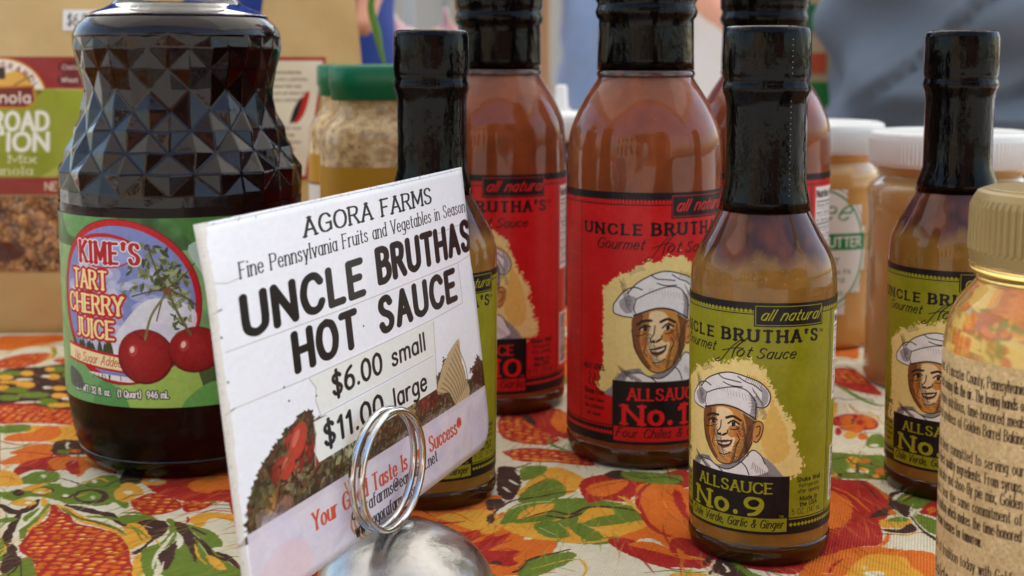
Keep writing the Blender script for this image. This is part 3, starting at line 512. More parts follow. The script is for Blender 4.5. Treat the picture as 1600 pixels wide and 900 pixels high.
ko 0 164 643.4 175.6 637.9 174.4 614.6 166.2 614.6 158.7 622.2
sg 4.5 156.5 615.8 159.9 607.1 162.9 590.5 166.9 576.9 171.6 574.6
sb 1.6 149.7 585.9 153.4 588.6 156.7 585.4 166.8 587 168.2 581.3
py 0 147.4 579.1 150.1 578 144.9 559.6 142.1 557.6
sy 1.8 152.7 576.9 151.7 563.9
sy 1.6 156 578 156.3 566 162.1 559.6 161.4 543.4
sb 0.7 155.1 576.9 155.2 563.9 160.9 557.6
so 1 161.6 574.6 165.6 568.1 168.8 567.1
ko 0 145.5 555.5 150.9 560.7 158 557.6 159.7 547.4 155.8 537.6 148.2 535.6 142.7 535.6 142.5 543.4
pr 0 145.4 549.4 143.8 544.9 141.8 542.2 140.3 542.2 139.7 544.9 140.3 549.4 141.9 553.9 143.9 556.8 145.5 556.8 146.1 553.9
pr 0 140.8 533.7 139.7 530.4 138.5 528.3 137.7 528.3 137.5 530.4 138.1 533.7 139.2 537.1 140.4 539.2 141.3 539.2 141.4 537.1
po 0 150.1 551.4 148.5 547.4 146.5 544.9 144.8 544.9 144 547.4 144.5 551.4 146.1 555.5 148.2 558 149.9 558 150.7 555.5
po 0 158.6 549.4 156.5 544.7 153.8 541.8 151.4 541.8 150.2 544.7 150.7 549.4 152.8 554.2 155.6 557.2 158 557.2 159.2 554.2
po 0 151.7 538.5 149.8 534 147.5 531.2 145.4 531.2 144.5 534 145.1 538.5 146.9 543.1 149.4 546 151.4 546 152.3 543.1
py 0 145.6 528.1 144.2 524.8 142.3 522.8 140.7 522.8 139.8 524.8 140.2 528.1 141.5 531.4 143.5 533.4 145.1 533.4 146 531.4
po 0 149.9 526.2 148.8 523.5 147.3 521.8 145.9 521.8 145.3 523.5 145.6 526.2 146.8 528.9 148.3 530.6 149.7 530.6 150.3 528.9
pr 0 154 547.4 153 544.8 151.8 543.2 150.8 543.2 150.5 544.8 150.9 547.4 151.9 550 153.1 551.6 154.1 551.6 154.4 550
po 0 147.2 540.5 146.2 537.6 144.9 535.9 143.9 535.9 143.5 537.6 143.9 540.5 145 543.3 146.3 545.1 147.3 545.1 147.7 543.3
po 0 158 543.4 156.9 540.9 155.4 539.3 154 539.3 153.3 540.9 153.6 543.4 154.7 546 156.3 547.6 157.7 547.6 158.3 546
pb 0 150.6 549.4 149.9 547.5 149.3 546.3 148.9 546.3 148.8 547.5 149.2 549.4 149.8 551.3 150.5 552.5 150.9 552.5 150.9 551.3
sb 0.7 145.6 528.1 151.5 531.8 157 529.9
pg 0 147.3 518.9 152.1 528.1 156.7 529 155.9 520.7 153.3 511.8 146.2 510.9
pw 0 151.2 513.5 150.4 512.3 149.2 511.5 147.9 511.5 147 512.3 147 513.5 147.7 514.8 149 515.6 150.3 515.6 151.1 514.8
pg 0 123.8 501.4 131.4 504.3 140.2 500.5 149.3 498.6 143.3 472.2 138.8 469.8 134.8 470.9 125.3 471.4 116.6 471.4
py 0 137.3 494.1 136 491.3 134.3 489.6 132.8 489.6 132 491.3 132.2 494.1 133.4 496.8 135.1 498.6 136.7 498.6 137.5 496.8
pw 0 133.7 481.6 132.7 479.8 131.3 478.7 130 478.7 129.2 479.8 129.3 481.6 130.2 483.4 131.6 484.6 132.9 484.6 133.7 483.4
py 0 134.5 486 133.8 484.3 132.7 483.3 131.7 483.3 131.1 484.3 131.2 486 132 487.6 133.1 488.7 134.1 488.7 134.7 487.6
pw 0 137.8 480.7 136.8 478.5 135.5 477.2 134.3 477.2 133.7 478.5 134 480.7 134.9 483 136.3 484.4 137.5 484.4 138.1 483
py 0 138 482.5 137.3 481 136.2 480.2 135.2 480.2 134.6 481 134.7 482.5 135.4 483.9 136.5 484.8 137.5 484.8 138.1 483.9
po 0 143.9 479.9 142.7 477.1 141.2 475.3 140.1 475.3 139.6 477.1 140 479.9 141.2 482.7 142.7 484.5 143.9 484.5 144.3 482.7
py 0 140 473.9 139.3 472.4 138.2 471.5 137.2 471.5 136.6 472.4 136.7 473.9 137.5 475.4 138.5 476.3 139.5 476.3 140.1 475.4
py 0 125.2 475.6 124.5 474.2 123.2 473.4 121.8 473.4 121 474.2 120.9 475.6 121.7 477 123 477.9 124.3 477.9 125.2 477
pb 0 126.2 475.6 125.7 474.4 125.1 473.7 124.5 473.7 124.2 474.4 124.3 475.6 124.8 476.8 125.4 477.6 126 477.6 126.3 476.8
pb 0 134.2 482.5 133.3 479.8 132.6 478.2 132.3 478.2 132.5 479.8 133.1 482.5 133.9 485.2 134.6 486.8 134.9 486.8 134.8 485.2
po 0 142.1 493.1 141.1 491.7 139.5 490.7 137.8 490.7 136.6 491.7 136.5 493.1 137.4 494.6 139.1 495.6 140.8 495.6 142 494.6
py 0 145.6 476.5 144.8 474.9 143.7 473.9 142.7 473.9 142.2 474.9 142.3 476.5 143.1 478.1 144.2 479.1 145.2 479.1 145.8 478.1
sb 1.1 122.5 495.9 127.9 495 133.2 497.7 134.4 489.5 138.5 484.2 145.6 486
sb 1.1 122.4 477.3 128.4 477.3 134.6 478.2 137.3 472.2 141 471.9
sb 1.1 135.5 489.5 133.2 479
sb 1.1 141.6 491.3 141.1 487.8 144.5 486
pr 0 111.6 468.1 126.4 469.8 133.5 468.1 135.3 457.7 135.6 446.9 130.3 431 126.1 425.5 124 414.8 120.2 404.6 113.7 403.2 105.9 399.7 93.6 390.3
po 0 108.1 453 117.3 457.7 121.3 449.9 120.3 438.1 114.9 425.5 110.6 420.1 101.1 422.7
so 2 118.7 462.4 123.6 453 125.7 435.2
so 2.2 133.4 467.6 135.3 457.7 135.6 447.7
so 2.5 125.9 414.8 123.6 408.4 119.7 402.8
sb 1 131.2 468.6 132.1 459.2 132.2 448.4
so 1 106.6 417.4 108.2 416.1 109.7 412.9
pb 0 136.7 451.5 139.6 456.1 144.8 457.7 151.1 462.8 145.4 453 143.2 442.5 136.9 430.3 135.3 436.7 134 442.5
pw 0 137.3 448.4 139.7 453 145.8 457.7 140.8 451.5 137.9 446.9
pg 0 138.4 446.9 143.8 454.6 152.9 460 156.8 456.1 153.2 446.9 142.8 438.1 141.7 441
sb 1.2 140 445.4 146 451.5 156.3 456.1
sy 1.2 140.4 448.4 145.4 453 150.5 456.1
pb 0 123.9 429.6 127.4 435.2 133.4 440.3 133.5 433.8 128.7 431
po 0 131.9 435.2 134.3 438.1 134.3 433.1 131.6 432.4
pw 0 140.3 438.1 143.6 443.9 140.6 436.7 141 432.4 138.6 431
pr 0 142.9 435.2 148.7 443.9 153 446.2 148 431 145 432.4
po 0 149.6 437.4 148.6 435.5 147.4 434.4 146.3 434.4 145.8 435.5 146.1 437.4 147 439.2 148.3 440.4 149.4 440.4 149.9 439.2
pg 0 141.2 433.1 143.5 431 146.1 425.5 141.7 413.5 139.6 418.7 139.2 426.8
sb 1.5 138.6 431 138.1 420.1 140.5 408.4
sb 2.5 137.8 416.1 139.4 412.2 140.5 407.1
py 0 127 427.5 132.8 428.2 137.2 428.2 135.2 420.1 129.4 420.1 125.6 420.1
pg 0 131.7 429.6 136.3 429.9 135.6 426.1 129.3 426.1
pb 0 125.2 418.7 130.9 418.7 136.4 424.1 136.3 417.4 131.7 414.8 126.3 416.1
sb 1 120.2 414.8 125.3 414.2 131.3 413.5
sy 1.5 126.4 414.8 131.1 412.9 135.9 416.1
sr 1 133.6 414.8 138.7 416.1
sw 1.6 137.8 426.8 137.6 420.1
po 0 93.6 390.3 103.5 397.3 110.1 401.6 117.4 403.2 124.6 400.7 135.8 395.6 127.7 368.4 88.6 368.4
py 0 103.4 381.2 109.7 391.4 115.6 396.7 125.2 393.8 124.9 386.8 126.8 379 123.4 368.4 97.9 368.4
pw 0 114.9 380.7 113.8 379.3 112 378.4 109.9 378.4 108.5 379.3 108.3 380.7 109.3 382.1 111.2 383 113.3 383 114.7 382.1
pw 0 110.8 385.7 110.5 384.9 110 384.4 109.5 384.4 109.3 384.9 109.4 385.7 109.8 386.5 110.2 387 110.7 387 110.9 386.5
sr 2 97.7 381.2 101.1 388 105 392.6
sw 1.5 95.9 381.2 98.9 380.7
"""
CHEF = """
p cream 0 6.92 30.98 6.92 27.88 12.51 23.67 17.82 21.49 21.98 19.28 25.03 19.75 27.86 17.95 30.54 18.41 33.12 17.56 35.35 19.24 37.16 20.11 39.17 21.49 39.68 24.41 41.71 27.32 42.73 30.75 44.29 33.23 46.43 36.26 48.42 38.86 47.53 42.25 49.57 45.39 49.57 48.37 51.48 50.57 50.99 53.7 48.65 55.03 45.89 55.22 44.29 56.94 6.92 59.08 6.92 50.72 6.92 43.42 6.92 36.16
p ochre 0 34.65 22.72 39.17 25.4 41.2 30.26 43.77 35.18 45.89 40.18 46.43 48.11 42.22 50.95 39.17 48.03 37.67 42.17 39.17 36.19 40.18 32.23 39.17 29.32
p jacket 0 10.13 57 13.53 52.65 19.29 51.23 23.24 53.28 34.14 48.4 39.17 49.02 44.5 54.46 44.5 57.94 10.13 60.12
p white 0 16.23 52.58 19.99 52.57 23.24 53.79 27.31 53.92 31.58 50.9 34.95 46.83 37.67 48.11 39.17 51 38.17 54.52 16.23 58.21
p skin 0 17.51 35.26 24.45 33.26 29.48 33.62 33.12 35.14 35.56 36.6 35.56 40.34 34.95 44.35 33.43 47.48 30.85 50.31 27.31 52.21 24.21 52.26 21.73 50.62 19.29 47.68 17.82 44.51 16.89 39.67
p light 0 22.74 34.5 27.31 34.25 28.95 37.17 26.53 41.56 27.86 43.31 29.48 43.55 27.86 48.31 25.03 49.86 23.24 47.24 21.98 44.5 22.62 39.33
p dskin 0 17.51 35.46 20.4 35 20.13 37.88 19.57 42.04 20.67 46.83 23.24 50.76 21.73 50.62 19.01 47.45 17.51 44.59 16.89 39.67
p dskin 0 32.1 34.76 35.56 36.6 35.35 42.34 33.63 46.96 30.54 50.06 32.31 45.63 33.12 40.58 32.72 37.66
p red 0 28.95 40.15 31.58 39.77 32.1 42.68 29.48 43.05
p red 0 19.57 42.04 21.73 42.04 21.73 44.56 19.85 44.5
p skin 0 35.35 37.89 36.76 37.1 38.27 38.2 37.97 41.37 36.66 43.92 35.35 43.82
p white 0 10.65 32.29 14.11 28.37 17.51 26.98 20.4 27.77 19.29 30.01 18.12 33.8 16.89 36.12 13.34 35.69 10.65 34.65
p grey 0 12.51 31.61 15.9 29.27 18.12 29.77 17.2 34.02 14.49 34.68
p white 0 15.38 28.88 18.57 25.65 23.24 23.23 26.97 22.22 30.01 22.4 33.63 23.29 36.66 24.34 38.97 26.19 40.38 28.5 39.98 31.26 38.37 32.69 35.96 32.63 33.12 27.76 26.75 27.1 19.99 29.86
p white 0 18.27 30.24 23.24 28.01 28.95 26.68 33.63 27.71 36.36 31.22 35.96 36.57 32.61 35.2 28.95 33.5 24.45 33.36 18.27 35.18 17.51 33.24
p grey 0 33.63 27.9 36.36 31.22 35.96 36.37 34.14 35.73 34.65 31.55
p grey 0 37.16 25.49 39.68 27.83 39.37 31.27 37.57 32.14 37.77 28.4
s ink 0.35 10.65 32.29 14.11 28.37 17.51 26.98 20.13 27.63
s ink 0.35 10.65 32.29 10.65 34.75 13.34 35.69 16.89 36.02
s ink 0.35 15.38 28.88 18.57 25.65 23.24 23.23 26.97 22.22 30.01 22.4 33.63 23.29 36.66 24.34 38.97 26.19 40.38 28.5 39.98 31.26 38.37 32.69 35.96 32.63
s ink 0.3 18.27 30.44 23.24 28.21 28.95 26.78 33.12 27.56 35.76 30.68
s ink 0.5 17.51 35.36 24.45 33.26 29.48 33.52 33.12 35.04 35.96 36.57
s ink 0.3 18.27 30.44 17.51 33.24 18.27 35.18
s ink 0.3 35.96 31.25 35.96 36.57
s ink 0.3 23.24 23.43 25.03 24.41 27.86 24.66 31.06 25.03
s ink 0.3 30.01 23.19 32.61 24.66 35.35 25.6 37.67 27.42
s ink 0.3 25.03 25.7 27.86 26.44 31.58 26.44
s ink 0.32 16.89 39.67 17.82 44.51 19.29 47.68 21.73 50.62 24.21 52.26 27.31 52.21 30.85 50.31 33.43 47.48 34.95 44.35
s ink 0.32 35.35 37.89 36.76 37.1 38.27 38.2 37.97 41.37 36.66 43.92 35.35 43.82
s ink 0.32 36.16 39.11 37.37 38.84 37.16 41.22 36.16 42.27
s ink 0.32 16.23 52.58 19.99 52.57 23.24 53.79 27.31 53.92 31.58 50.9 34.95 46.83 37.67 48.11 39.17 51
s ink 0.32 31.58 50.9 33.12 52.49 34.14 54.86
s ink 0.32 23.24 53.79 25.03 55.09
s ink 0.75 18.72 38 20.67 36.95 23.24 36.8
s ink 0.8 26.3 37.21 28.73 36.41 31.27 37.44
s ink 0.5 19.29 39.48 21.07 38.27 22.87 38.58
s ink 0.5 26.97 38.98 28.73 37.8 30.85 38.68
p white 0 19.85 39.55 21.2 38.84 22.49 38.96 21.2 39.64
p white 0 27.53 39.29 28.73 38.49 30.22 38.96 28.73 39.69
p ink 0 20.67 38.76 21.86 38.49 21.86 39.6 20.81 39.84
p ink 0 28.3 38.36 29.37 38.29 29.27 39.5 28.3 39.66
s ink 0.35 24.45 38.36 24.09 40.83 22.99 42.27 23.48 43.16 24.92 43.27 26.53 42.36 26.75 41.32
s ink 0.6 23.24 43.22 24.21 42.81
s ink 0.6 25.15 43.02 26.3 42.4
p dskin 0 22.99 45.58 25.15 44.82 28.19 44.35 27.86 46.11 25.38 47.38 23.48 46.78
p white 0 23.48 45.67 25.61 45.53 27.86 44.81 27.2 45.63 25.38 46.18 23.97 46.07
s ink 0.35 22.74 45.44 24.45 45.27 25.73 44.81 27.2 44.73 28.41 44.22
s ink 0.35 23.48 46.48 25.38 46.68 27.2 46.03 28.19 44.75
s ink 0.3 21.34 44.65 20.94 46.26 21.98 47.53
s ink 0.3 30.01 41.97 30.85 43.84 29.8 45.98
s ink 0.35 23.85 49.32 25.84 49.39 27.86 48.31
s ink 0.3 18.12 41.39 19.85 41.27 21.47 40.59
s ink 0.3 27.86 40.72 29.48 40.66 30.85 39.87
"""
# ------------------------------------------------------------------ the prints
CREAM = srgb(226, 216, 192); INK = srgb(28, 22, 20)
def parse(block):
    for ln in block.strip().split('\n'):
        yield ln.split()

def paint_cloth():
    X0, Y0, W, Hh = -300, 205, 640, 640
    c = Canvas(W, Hh, 3.6, srgb(216, 205, 176), X0, Y0, flip=True)
    pal = {'o': srgb(214, 108, 40), 'y': srgb(220, 158, 58), 'r': srgb(170, 46, 40), 'g': srgb(106, 124, 46), 'b': srgb(74, 50, 42), 'w': srgb(222, 212, 186), 'l': srgb(150, 170, 70)}
    def kernels(p, dx=0., dy=0.):
        p = np.asarray(p) + [dx, dy]
        c.poly(p, pal['r'], rough=.4)
        lo, hi = p.min(0), p.max(0)
        q = spline(p, 4, True); a = q; b = np.roll(q, -1, 0)
        st = 5.2 if (hi - lo).max() > 90 else 4.0
        y = lo[1]
        while y < hi[1]:
            x = lo[0]
            while x < hi[0]:
                px = x + RNG.normal(0, .5); py = y + RNG.normal(0, .4) + 1.6 * math.sin(x * .12)
                cr = (a[:, 1] > py) != (b[:, 1] > py)
                xx = a[:, 0] + (py - a[:, 1]) / (b[:, 1] - a[:, 1] + 1e-9) * (b[:, 0] - a[:, 0])
                if (cr & (px < xx)).sum() % 2:
                    k = RNG.random()
                    s = st / 5.2
                    c.ellipse(px, py, 2.1 * s, 1.7 * s, pal['o'] * RNG.uniform(.93, 1.05), RNG.uniform(-.4, .4), rough=.12)
                    if k < .5: c.ellipse(px + .2, py + .4, 1.2 * s, .8 * s, pal['y'])
                    if k < .3: c.stroke([(px - .9 * s, py + .5), (px + .8 * s, py + .7)], .55 * s, pal['w'])
                    if k > .88: c.stroke([(px - 1 * s, py - 1), (px + .9 * s, py - .6)], .6, pal['b'])
                x += st
            y += st * .86
        for i in range(0, len(q), 3):
            c.stroke(q[i:i + 4], RNG.uniform(.3, .9), pal['r'])
    def motif(t, dx=0., dy=0.):
        k, col, w = t[0][0], t[0][1], float(t[1])
        v = np.array([float(z) for z in t[2:]]).reshape(-1, 2)
        if k == 'p': c.poly(v + [dx, dy], pal[col], rough=.22)
        elif k == 's':
            q = spline(v, 5) + [dx, dy]
            n = len(q); ww = w * .62 * (1 - .55 * np.abs(np.linspace(-1, 1, n)) ** 2.5) * RNG.uniform(.8, 1.2, n)
            c.stroke(q + RNG.normal(0, .12, q.shape), ww, pal[col])
        else: kernels(v, dx, dy)
    M = list(parse(CLOTH))
    # the repeat of the print where bottles stand on it and round about
    for dx, dy in ((-250, 60), (250, 60), (0, 250), (-230, 300), (230, 260), (40, -190), (-190, -150), (215, -120), (0, 95), (-60, 30), (60, 40), (110, 140), (-120, 130), (150, -60), (-150, -40), (90, 230), (-40, 190), (20, -60), (-200, 20), (190, 60)):
        for t in M[::1]:
            v = [float(z) for z in t[2:]]
            if -320 < v[0] + dx < 350 and 200 < v[1] + dy < 860: motif(t, dx, dy)
    # clear the traced area to the ground colour, then lay the traced motifs down
    gcol = srgb(216, 205, 176)
    for zz in ZONES: c.poly(zz, gcol, smooth=False)
    for t in M: motif(t)
    # dry brush specks and fine contour scribbles of the print
    for _ in range(700):
        x = RNG.uniform(X0, X0 + W); y = RNG.uniform(Y0, Y0 + Hh); a = RNG.uniform(0, 6.28); L = RNG.uniform(1, 5)
        c.stroke([(x, y), (x + L * math.cos(a), y + L * math.sin(a) * .6)], RNG.uniform(.15, .5), pal[RNG.choice(list('bbggoyrw'))], .8)
    # the drag of a dry brush through the flat colours
    yk, xk = c.H, c.W
    for _ in range(14000):
        x = RNG.uniform(X0 + 2, X0 + W - 2); y = RNG.uniform(Y0 + 2, Y0 + Hh * .8)
        q = c.a[int(c.H - (y - Y0) * c.k) - 1, int((x - X0) * c.k)].copy()
        if q[2] > .55 or q.sum() < 1.0: continue
        a = 1.25 + .5 * math.sin(x * .02) + RNG.normal(0, .25); L = RNG.uniform(3, 11)
        r_ = RNG.random(); warm = q[0] > q[1] * 1.25
        q2 = q * RNG.uniform(.8, .93) if r_ < .45 else (q * .5 + (pal['y'] if warm else pal['l']) * .5 if r_ < .8 else q * .35 + pal['o'] * .65 if warm else q * 1.12)
        bx, by = L * math.cos(a), L * math.sin(a)
        c.stroke(spline([(x - bx, y - by), (x + RNG.normal(0, .6), y), (x + bx, y + by)], 3), np.array([.1, .6, .9, 1, .8, .5, .1]) * RNG.uniform(.3, 1.0), q2, RNG.uniform(.35, .75))
    c.noise(.012, 1.2); c.noise(.014, 14)
    return c

def chef(c, sx, sy, ox, oy):
    pal = {'cream': srgb(238, 214, 138), 'ochre': srgb(232, 192, 100), 'jacket': srgb(150, 146, 146), 'white': srgb(236, 233, 230), 'grey': srgb(168, 164, 168), 'skin': srgb(208, 144, 72), 'light': srgb(242, 214, 166), 'dskin': srgb(126, 76, 40), 'red': srgb(196, 120, 62), 'ink': srgb(42, 32, 28)}
    for t in parse(CHEF):
        v = np.array([float(z) for z in t[3:]]).reshape(-1, 2) * [sx, sy] + [ox, oy]
        if t[0] == 'p': c.poly(v, pal[t[1]], rough=.42 if t[1] == 'cream' else (.25 if t[1] == 'ochre' else .05))
        else: c.stroke(spline(v, 5), float(t[2]) * (sx + sy) / 2, pal['ink'])
        if t[1] == 'cream':
            for _ in range(150):
                i = RNG.integers(0, len(v) - 3); f = RNG.random()
                x, y = v[i] * f + v[i + 1] * (1 - f)
                c.ellipse(x + RNG.normal(0, .7), y + RNG.normal(0, .6), RNG.uniform(.15, .75), RNG.uniform(.12, .5), pal['cream'], RNG.uniform(0, 3))
    P = lambda x, y: (x * sx + ox, y * sy + oy)
    def hatch(x0, y0, x1, y1, n, L, a, w=.13, al=.75):
        for i in range(n):
            f = (i + .5) / n; x = x0 + (x1 - x0) * f; y = y0 + (y1 - y0) * f; l = L * RNG.uniform(.6, 1.1)
            c.stroke(spline([P(x, y), P(x + l * math.cos(a) * .5, y + l * math.sin(a) * .5 + .25), P(x + l * math.cos(a), y + l * math.sin(a))], 3), w, pal['ink'], al)
    hatch(19.5, 36, 24, 50, 22, 3.4, .5); hatch(20.5, 34.5, 21.5, 46, 16, 2.2, -.4); hatch(35, 38, 31, 51, 22, 2.8, 2.7); hatch(36.5, 36, 33.5, 47, 16, 2.4, 2.4)
    hatch(22.5, 48, 31, 51.5, 14, 1.8, -1.1); hatch(32, 37, 34, 48, 22, 2.2, 1.9, .15, .8); hatch(29, 38.5, 31, 42, 8, 1.6, .6, .12); hatch(24, 43.5, 25, 48, 8, 1.4, .9, .12); hatch(35.5, 29, 37, 35.5, 12, 2.2, 2.6, .14); hatch(12.5, 24.5, 15, 33, 14, 3.0, .7); hatch(14, 24, 17, 31, 10, 2.4, 2.2); hatch(36, 28, 39.5, 35, 14, 2.6, 1.9); hatch(34.5, 26, 38, 31, 9, 2.2, 1.2)
    hatch(19.8, 34, 20.5, 44, 18, 2.6, .15, .12, .8); hatch(30.5, 44, 29, 51, 14, 2.2, 2.3, .14, .85); hatch(15, 22.5, 20, 20.5, 8, 2.2, .6, .13); hatch(33, 22, 38, 25, 9, 2.4, 1.9, .13); hatch(12, 50.5, 20, 54.5, 18, 3.4, .9, .16); hatch(12, 53, 20, 51, 14, 2.6, 2.2, .14); hatch(35, 50.5, 43, 56, 15, 2.4, 1.7, .12); hatch(22, 27, 34, 29, 12, 2.0, 1.3, .1, .5)

def paint_sauce(main, no, strip, net, w, h, r, sx, tsc, box_dx, nat_dx):
    """wrap label: full circumference, front panel starts at w/2-42*sx"""
    W = 2 * math.pi * r
    c = Canvas(W, h, 10, main)
    blk = srgb(26, 20, 22); ox = W / 2 - 42 * sx; sy = h / 73.0
    f = lambda x: ox + x * sx
    c.noise(.012, 6)
    Wp = 62.5
    # black rails with the bead chain
    c.rect(0, 0, W, 3.0 * sy, blk)
    c.rect(0, h - 4.6 * sy, W, h, blk)
    x = 0.4
    while x < W:
        for yy in (2.6 * sy, h - 3.0 * sy):
            c.poly([(x - .74, yy), (x, yy - .74 * sy), (x + .74, yy), (x, yy + .74 * sy)], main * 1.05, smooth=False)
        x += 1.4
    c.rect(0, 3.0 * sy, W, 3.4 * sy, main)
    c.rect(0, 3.4 * sy, W, 3.7 * sy, blk)
    c.rect(0, h - 5.3 * sy, W, h - 5.0 * sy, blk)
    # panel borders
    for xx in (f(0) - .9, f(Wp), f(Wp) + 1.0):
        c.rect(xx, 3 * sy, xx + .32, h - 4 * sy, blk)
    # chef portrait
    chef(c, sx * .97, sy * .97, ox + (1.2 + box_dx * .6) * sx, .9 * sy)
    # all natural box
    a0, a1 = f(35 + nat_dx), f(58 + nat_dx * .6)
    c.rect(a0, .5 * sy, a1, 7.4 * sy, blk); c.frame(a0 + .5, 1.0 * sy, a1 - .5, 6.9 * sy, .25, main * 1.05)
    c.text('all natural', a0 + 1.9, 5.3 * sy, 3.3 * sy, main * 1.12, st='nib', wt=.15, width=a1 - a0 - 4.0, slant=.55)
    # title
    tx = f(1.6)
    for word, wd, hh in (("UNCLE", 20.0, 3.0), ("BRUTHA'S", 30.5, 3.4)):
        c.text(word, tx, 12.0 * sy, hh * tsc, blk, st='serif', wt=.3, width=wd * sx, track=2.2)
        tx += (wd + 3.6) * sx
    c.text('TM', tx - 2.6 * sx, 9.9 * sy, 1.0 * sy, blk, wt=.16)
    c.text('Gourmet', f(6.5), 16.2 * sy, 3.1 * tsc, blk, st='nib', wt=.15, width=15.5 * sx, slant=.4)
    c.text('ot', f(29.6), 17.0 * sy, 3.3 * tsc, blk, st='nib', wt=.15, width=4.2 * sx, slant=.4)
    c.stroke(spline([(f(24), 18.2 * sy), (f(22.4), 19.4 * sy), (f(24.5), 19.0 * sy), (f(28), 14.6 * sy), (f(31.4), 11.6 * sy)], 6), .3, blk)
    c.stroke(spline([(f(28.3), 17.6 * sy), (f(29.6), 14.4 * sy), (f(33.5), 10.8 * sy)], 6), .42, blk)
    c.stroke(spline([(f(25), 15.8 * sy), (f(29), 14.6 * sy), (f(32), 14.4 * sy)], 6), .28, blk)
    c.text('Sauce', f(36), 17.2 * sy, 3.1 * tsc, blk, st='nib', wt=.16, width=11.5 * sx, slant=.4)
    # name box
    b0, b1 = f(11 + box_dx), f(46.5 + box_dx * .4)
    y0 = 54.4 * sy
    c.rect(b0 - .6, y0, b1 + .6, h - 1.0, blk)
    c.text('ALLSAUCE', (b0 + b1) / 2, y0 + 5.4 * sy, 3.2 * sy, main * 1.06, st='serif', wt=.23, width=(b1 - b0) * .72, align='c')
    u = b1 - b0
    c.text('N', b0 + u * .1, y0 + 12.5 * sy, 5.2 * sy, main * 1.1, st='serif', wt=.26, width=u * .17)
    c.text('o', b0 + u * .345, y0 + 12.5 * sy, 5.8 * sy, main * 1.1, st='serif', wt=.26, width=u * .115)
    c.ellipse(b0 + u * .54, y0 + 12.1 * sy, .8 * sy, .8 * sy, main * 1.1)
    c.text(no, b0 + u * .63, y0 + 12.5 * sy, 5.4 * sy, main * 1.1, st='serif', wt=.26, width=u * (.15 if len(no) < 2 else .3))
    c.text('TM', b1 - 2.6, y0 + 13.2 * sy, .8 * sy, main * 1.1, wt=.18)
    c.rect(b0, h - 5.0 * sy - .2, b1, h - .9 * sy, main)
    c.text(strip, b0 + 1.0, h - 2.1 * sy, 2.6 * sy, blk, st='nib', wt=.14, width=u - 2.4, slant=.35)
    # right hand text
    cx = f(54.6); yy = 56.5 * sy
    for t, hh, wt, wd in (('Shake Well', 1.35, .2, 9.6), ('Refrigerate', 1.2, .12, 8.2), ('after opening', 1.2, .12, 9.0), ('Made in', 1.35, .2, 7.2), ('the USA', 1.35, .2, 7.2), (net, 1.7, .1, 12.6)):
        yy += .75 * sy if t == 'Made in' else (.55 * sy if t == net else 0)
        c.text(t, cx, yy, hh * sy, blk, wt=wt, width=wd * sx, align='c'); yy += 1.8 * sy
    # left hand text
    cx = f(5.4); yy = 52 * sy
    c.text('HEAT LEVEL', cx, yy, 1.4 * sy, blk, wt=.2, width=8.6 * sx, align='c')
    for k in (-1, 0, 1):
        c.stroke(spline([(cx + k * 2.3, yy + 1.2 * sy), (cx + k * 2.3 + .7, yy + 2.4 * sy), (cx + k * 2.3 - .4, yy + 3.6 * sy), (cx + k * 2.3 + .4, yy + 4.8 * sy)], 5), .45, blk)
    for i, t in enumerate(('Gluten Free', '60% Lower Sodium'.replace('%', ''), 'than traditional', 'hot sauces')):
        c.text(t, cx, yy + (7.4 + i * 2.1) * sy, (1.5 if i == 0 else 1.0) * sy, blk, wt=.15, width=(8.0 - (i == 3) * 2.6) * sx, align='c')
    # left side panel, lines of text running upwards
    for k in range(5):
        c.text('made with peppers vinegar spices salt and water shake before use', f(0) - 2.4 - k * 1.7, h - 9 * sy, .8 * sy, blk * 1.2, wt=.12, width=h * .74, ang=-math.pi / 2, al=.5)
    # right side: nutrition panel and barcode
    n0 = f(Wp) + 3.6
    c.rect(n0, 4.6 * sy, n0 + 20 * sx, 33 * sy, srgb(226, 222, 214))
    c.text('Nutrition Facts', n0 + .8, 8.0 * sy, 2.2 * sy, blk, wt=.22, width=17 * sx)
    for k in range(9):
        yk = (9.4 + k * 2.5) * sy
        c.rect(n0 + .8, yk, n0 + 19 * sx, yk + (.5 if k in (0, 3) else .15), blk)
        c.text('Amount Serving Calories Sodium'[k * 2:k * 2 + 14], n0 + .8, yk + 1.9 * sy, 1.1 * sy, blk, wt=.14, width=14 * sx)
    c.rect(n0, 48 * sy, n0 + 9 * sx, 66 * sy, srgb(226, 222, 214))
    yk = 49 * sy
    while yk < 65 * sy:
        q = RNG.uniform(.2, .7); c.rect(n0 + 1, yk, n0 + 7.5 * sx, yk + q, blk); yk += q + RNG.uniform(.25, .7)
    c.noise(.01, 1.0)
    return c

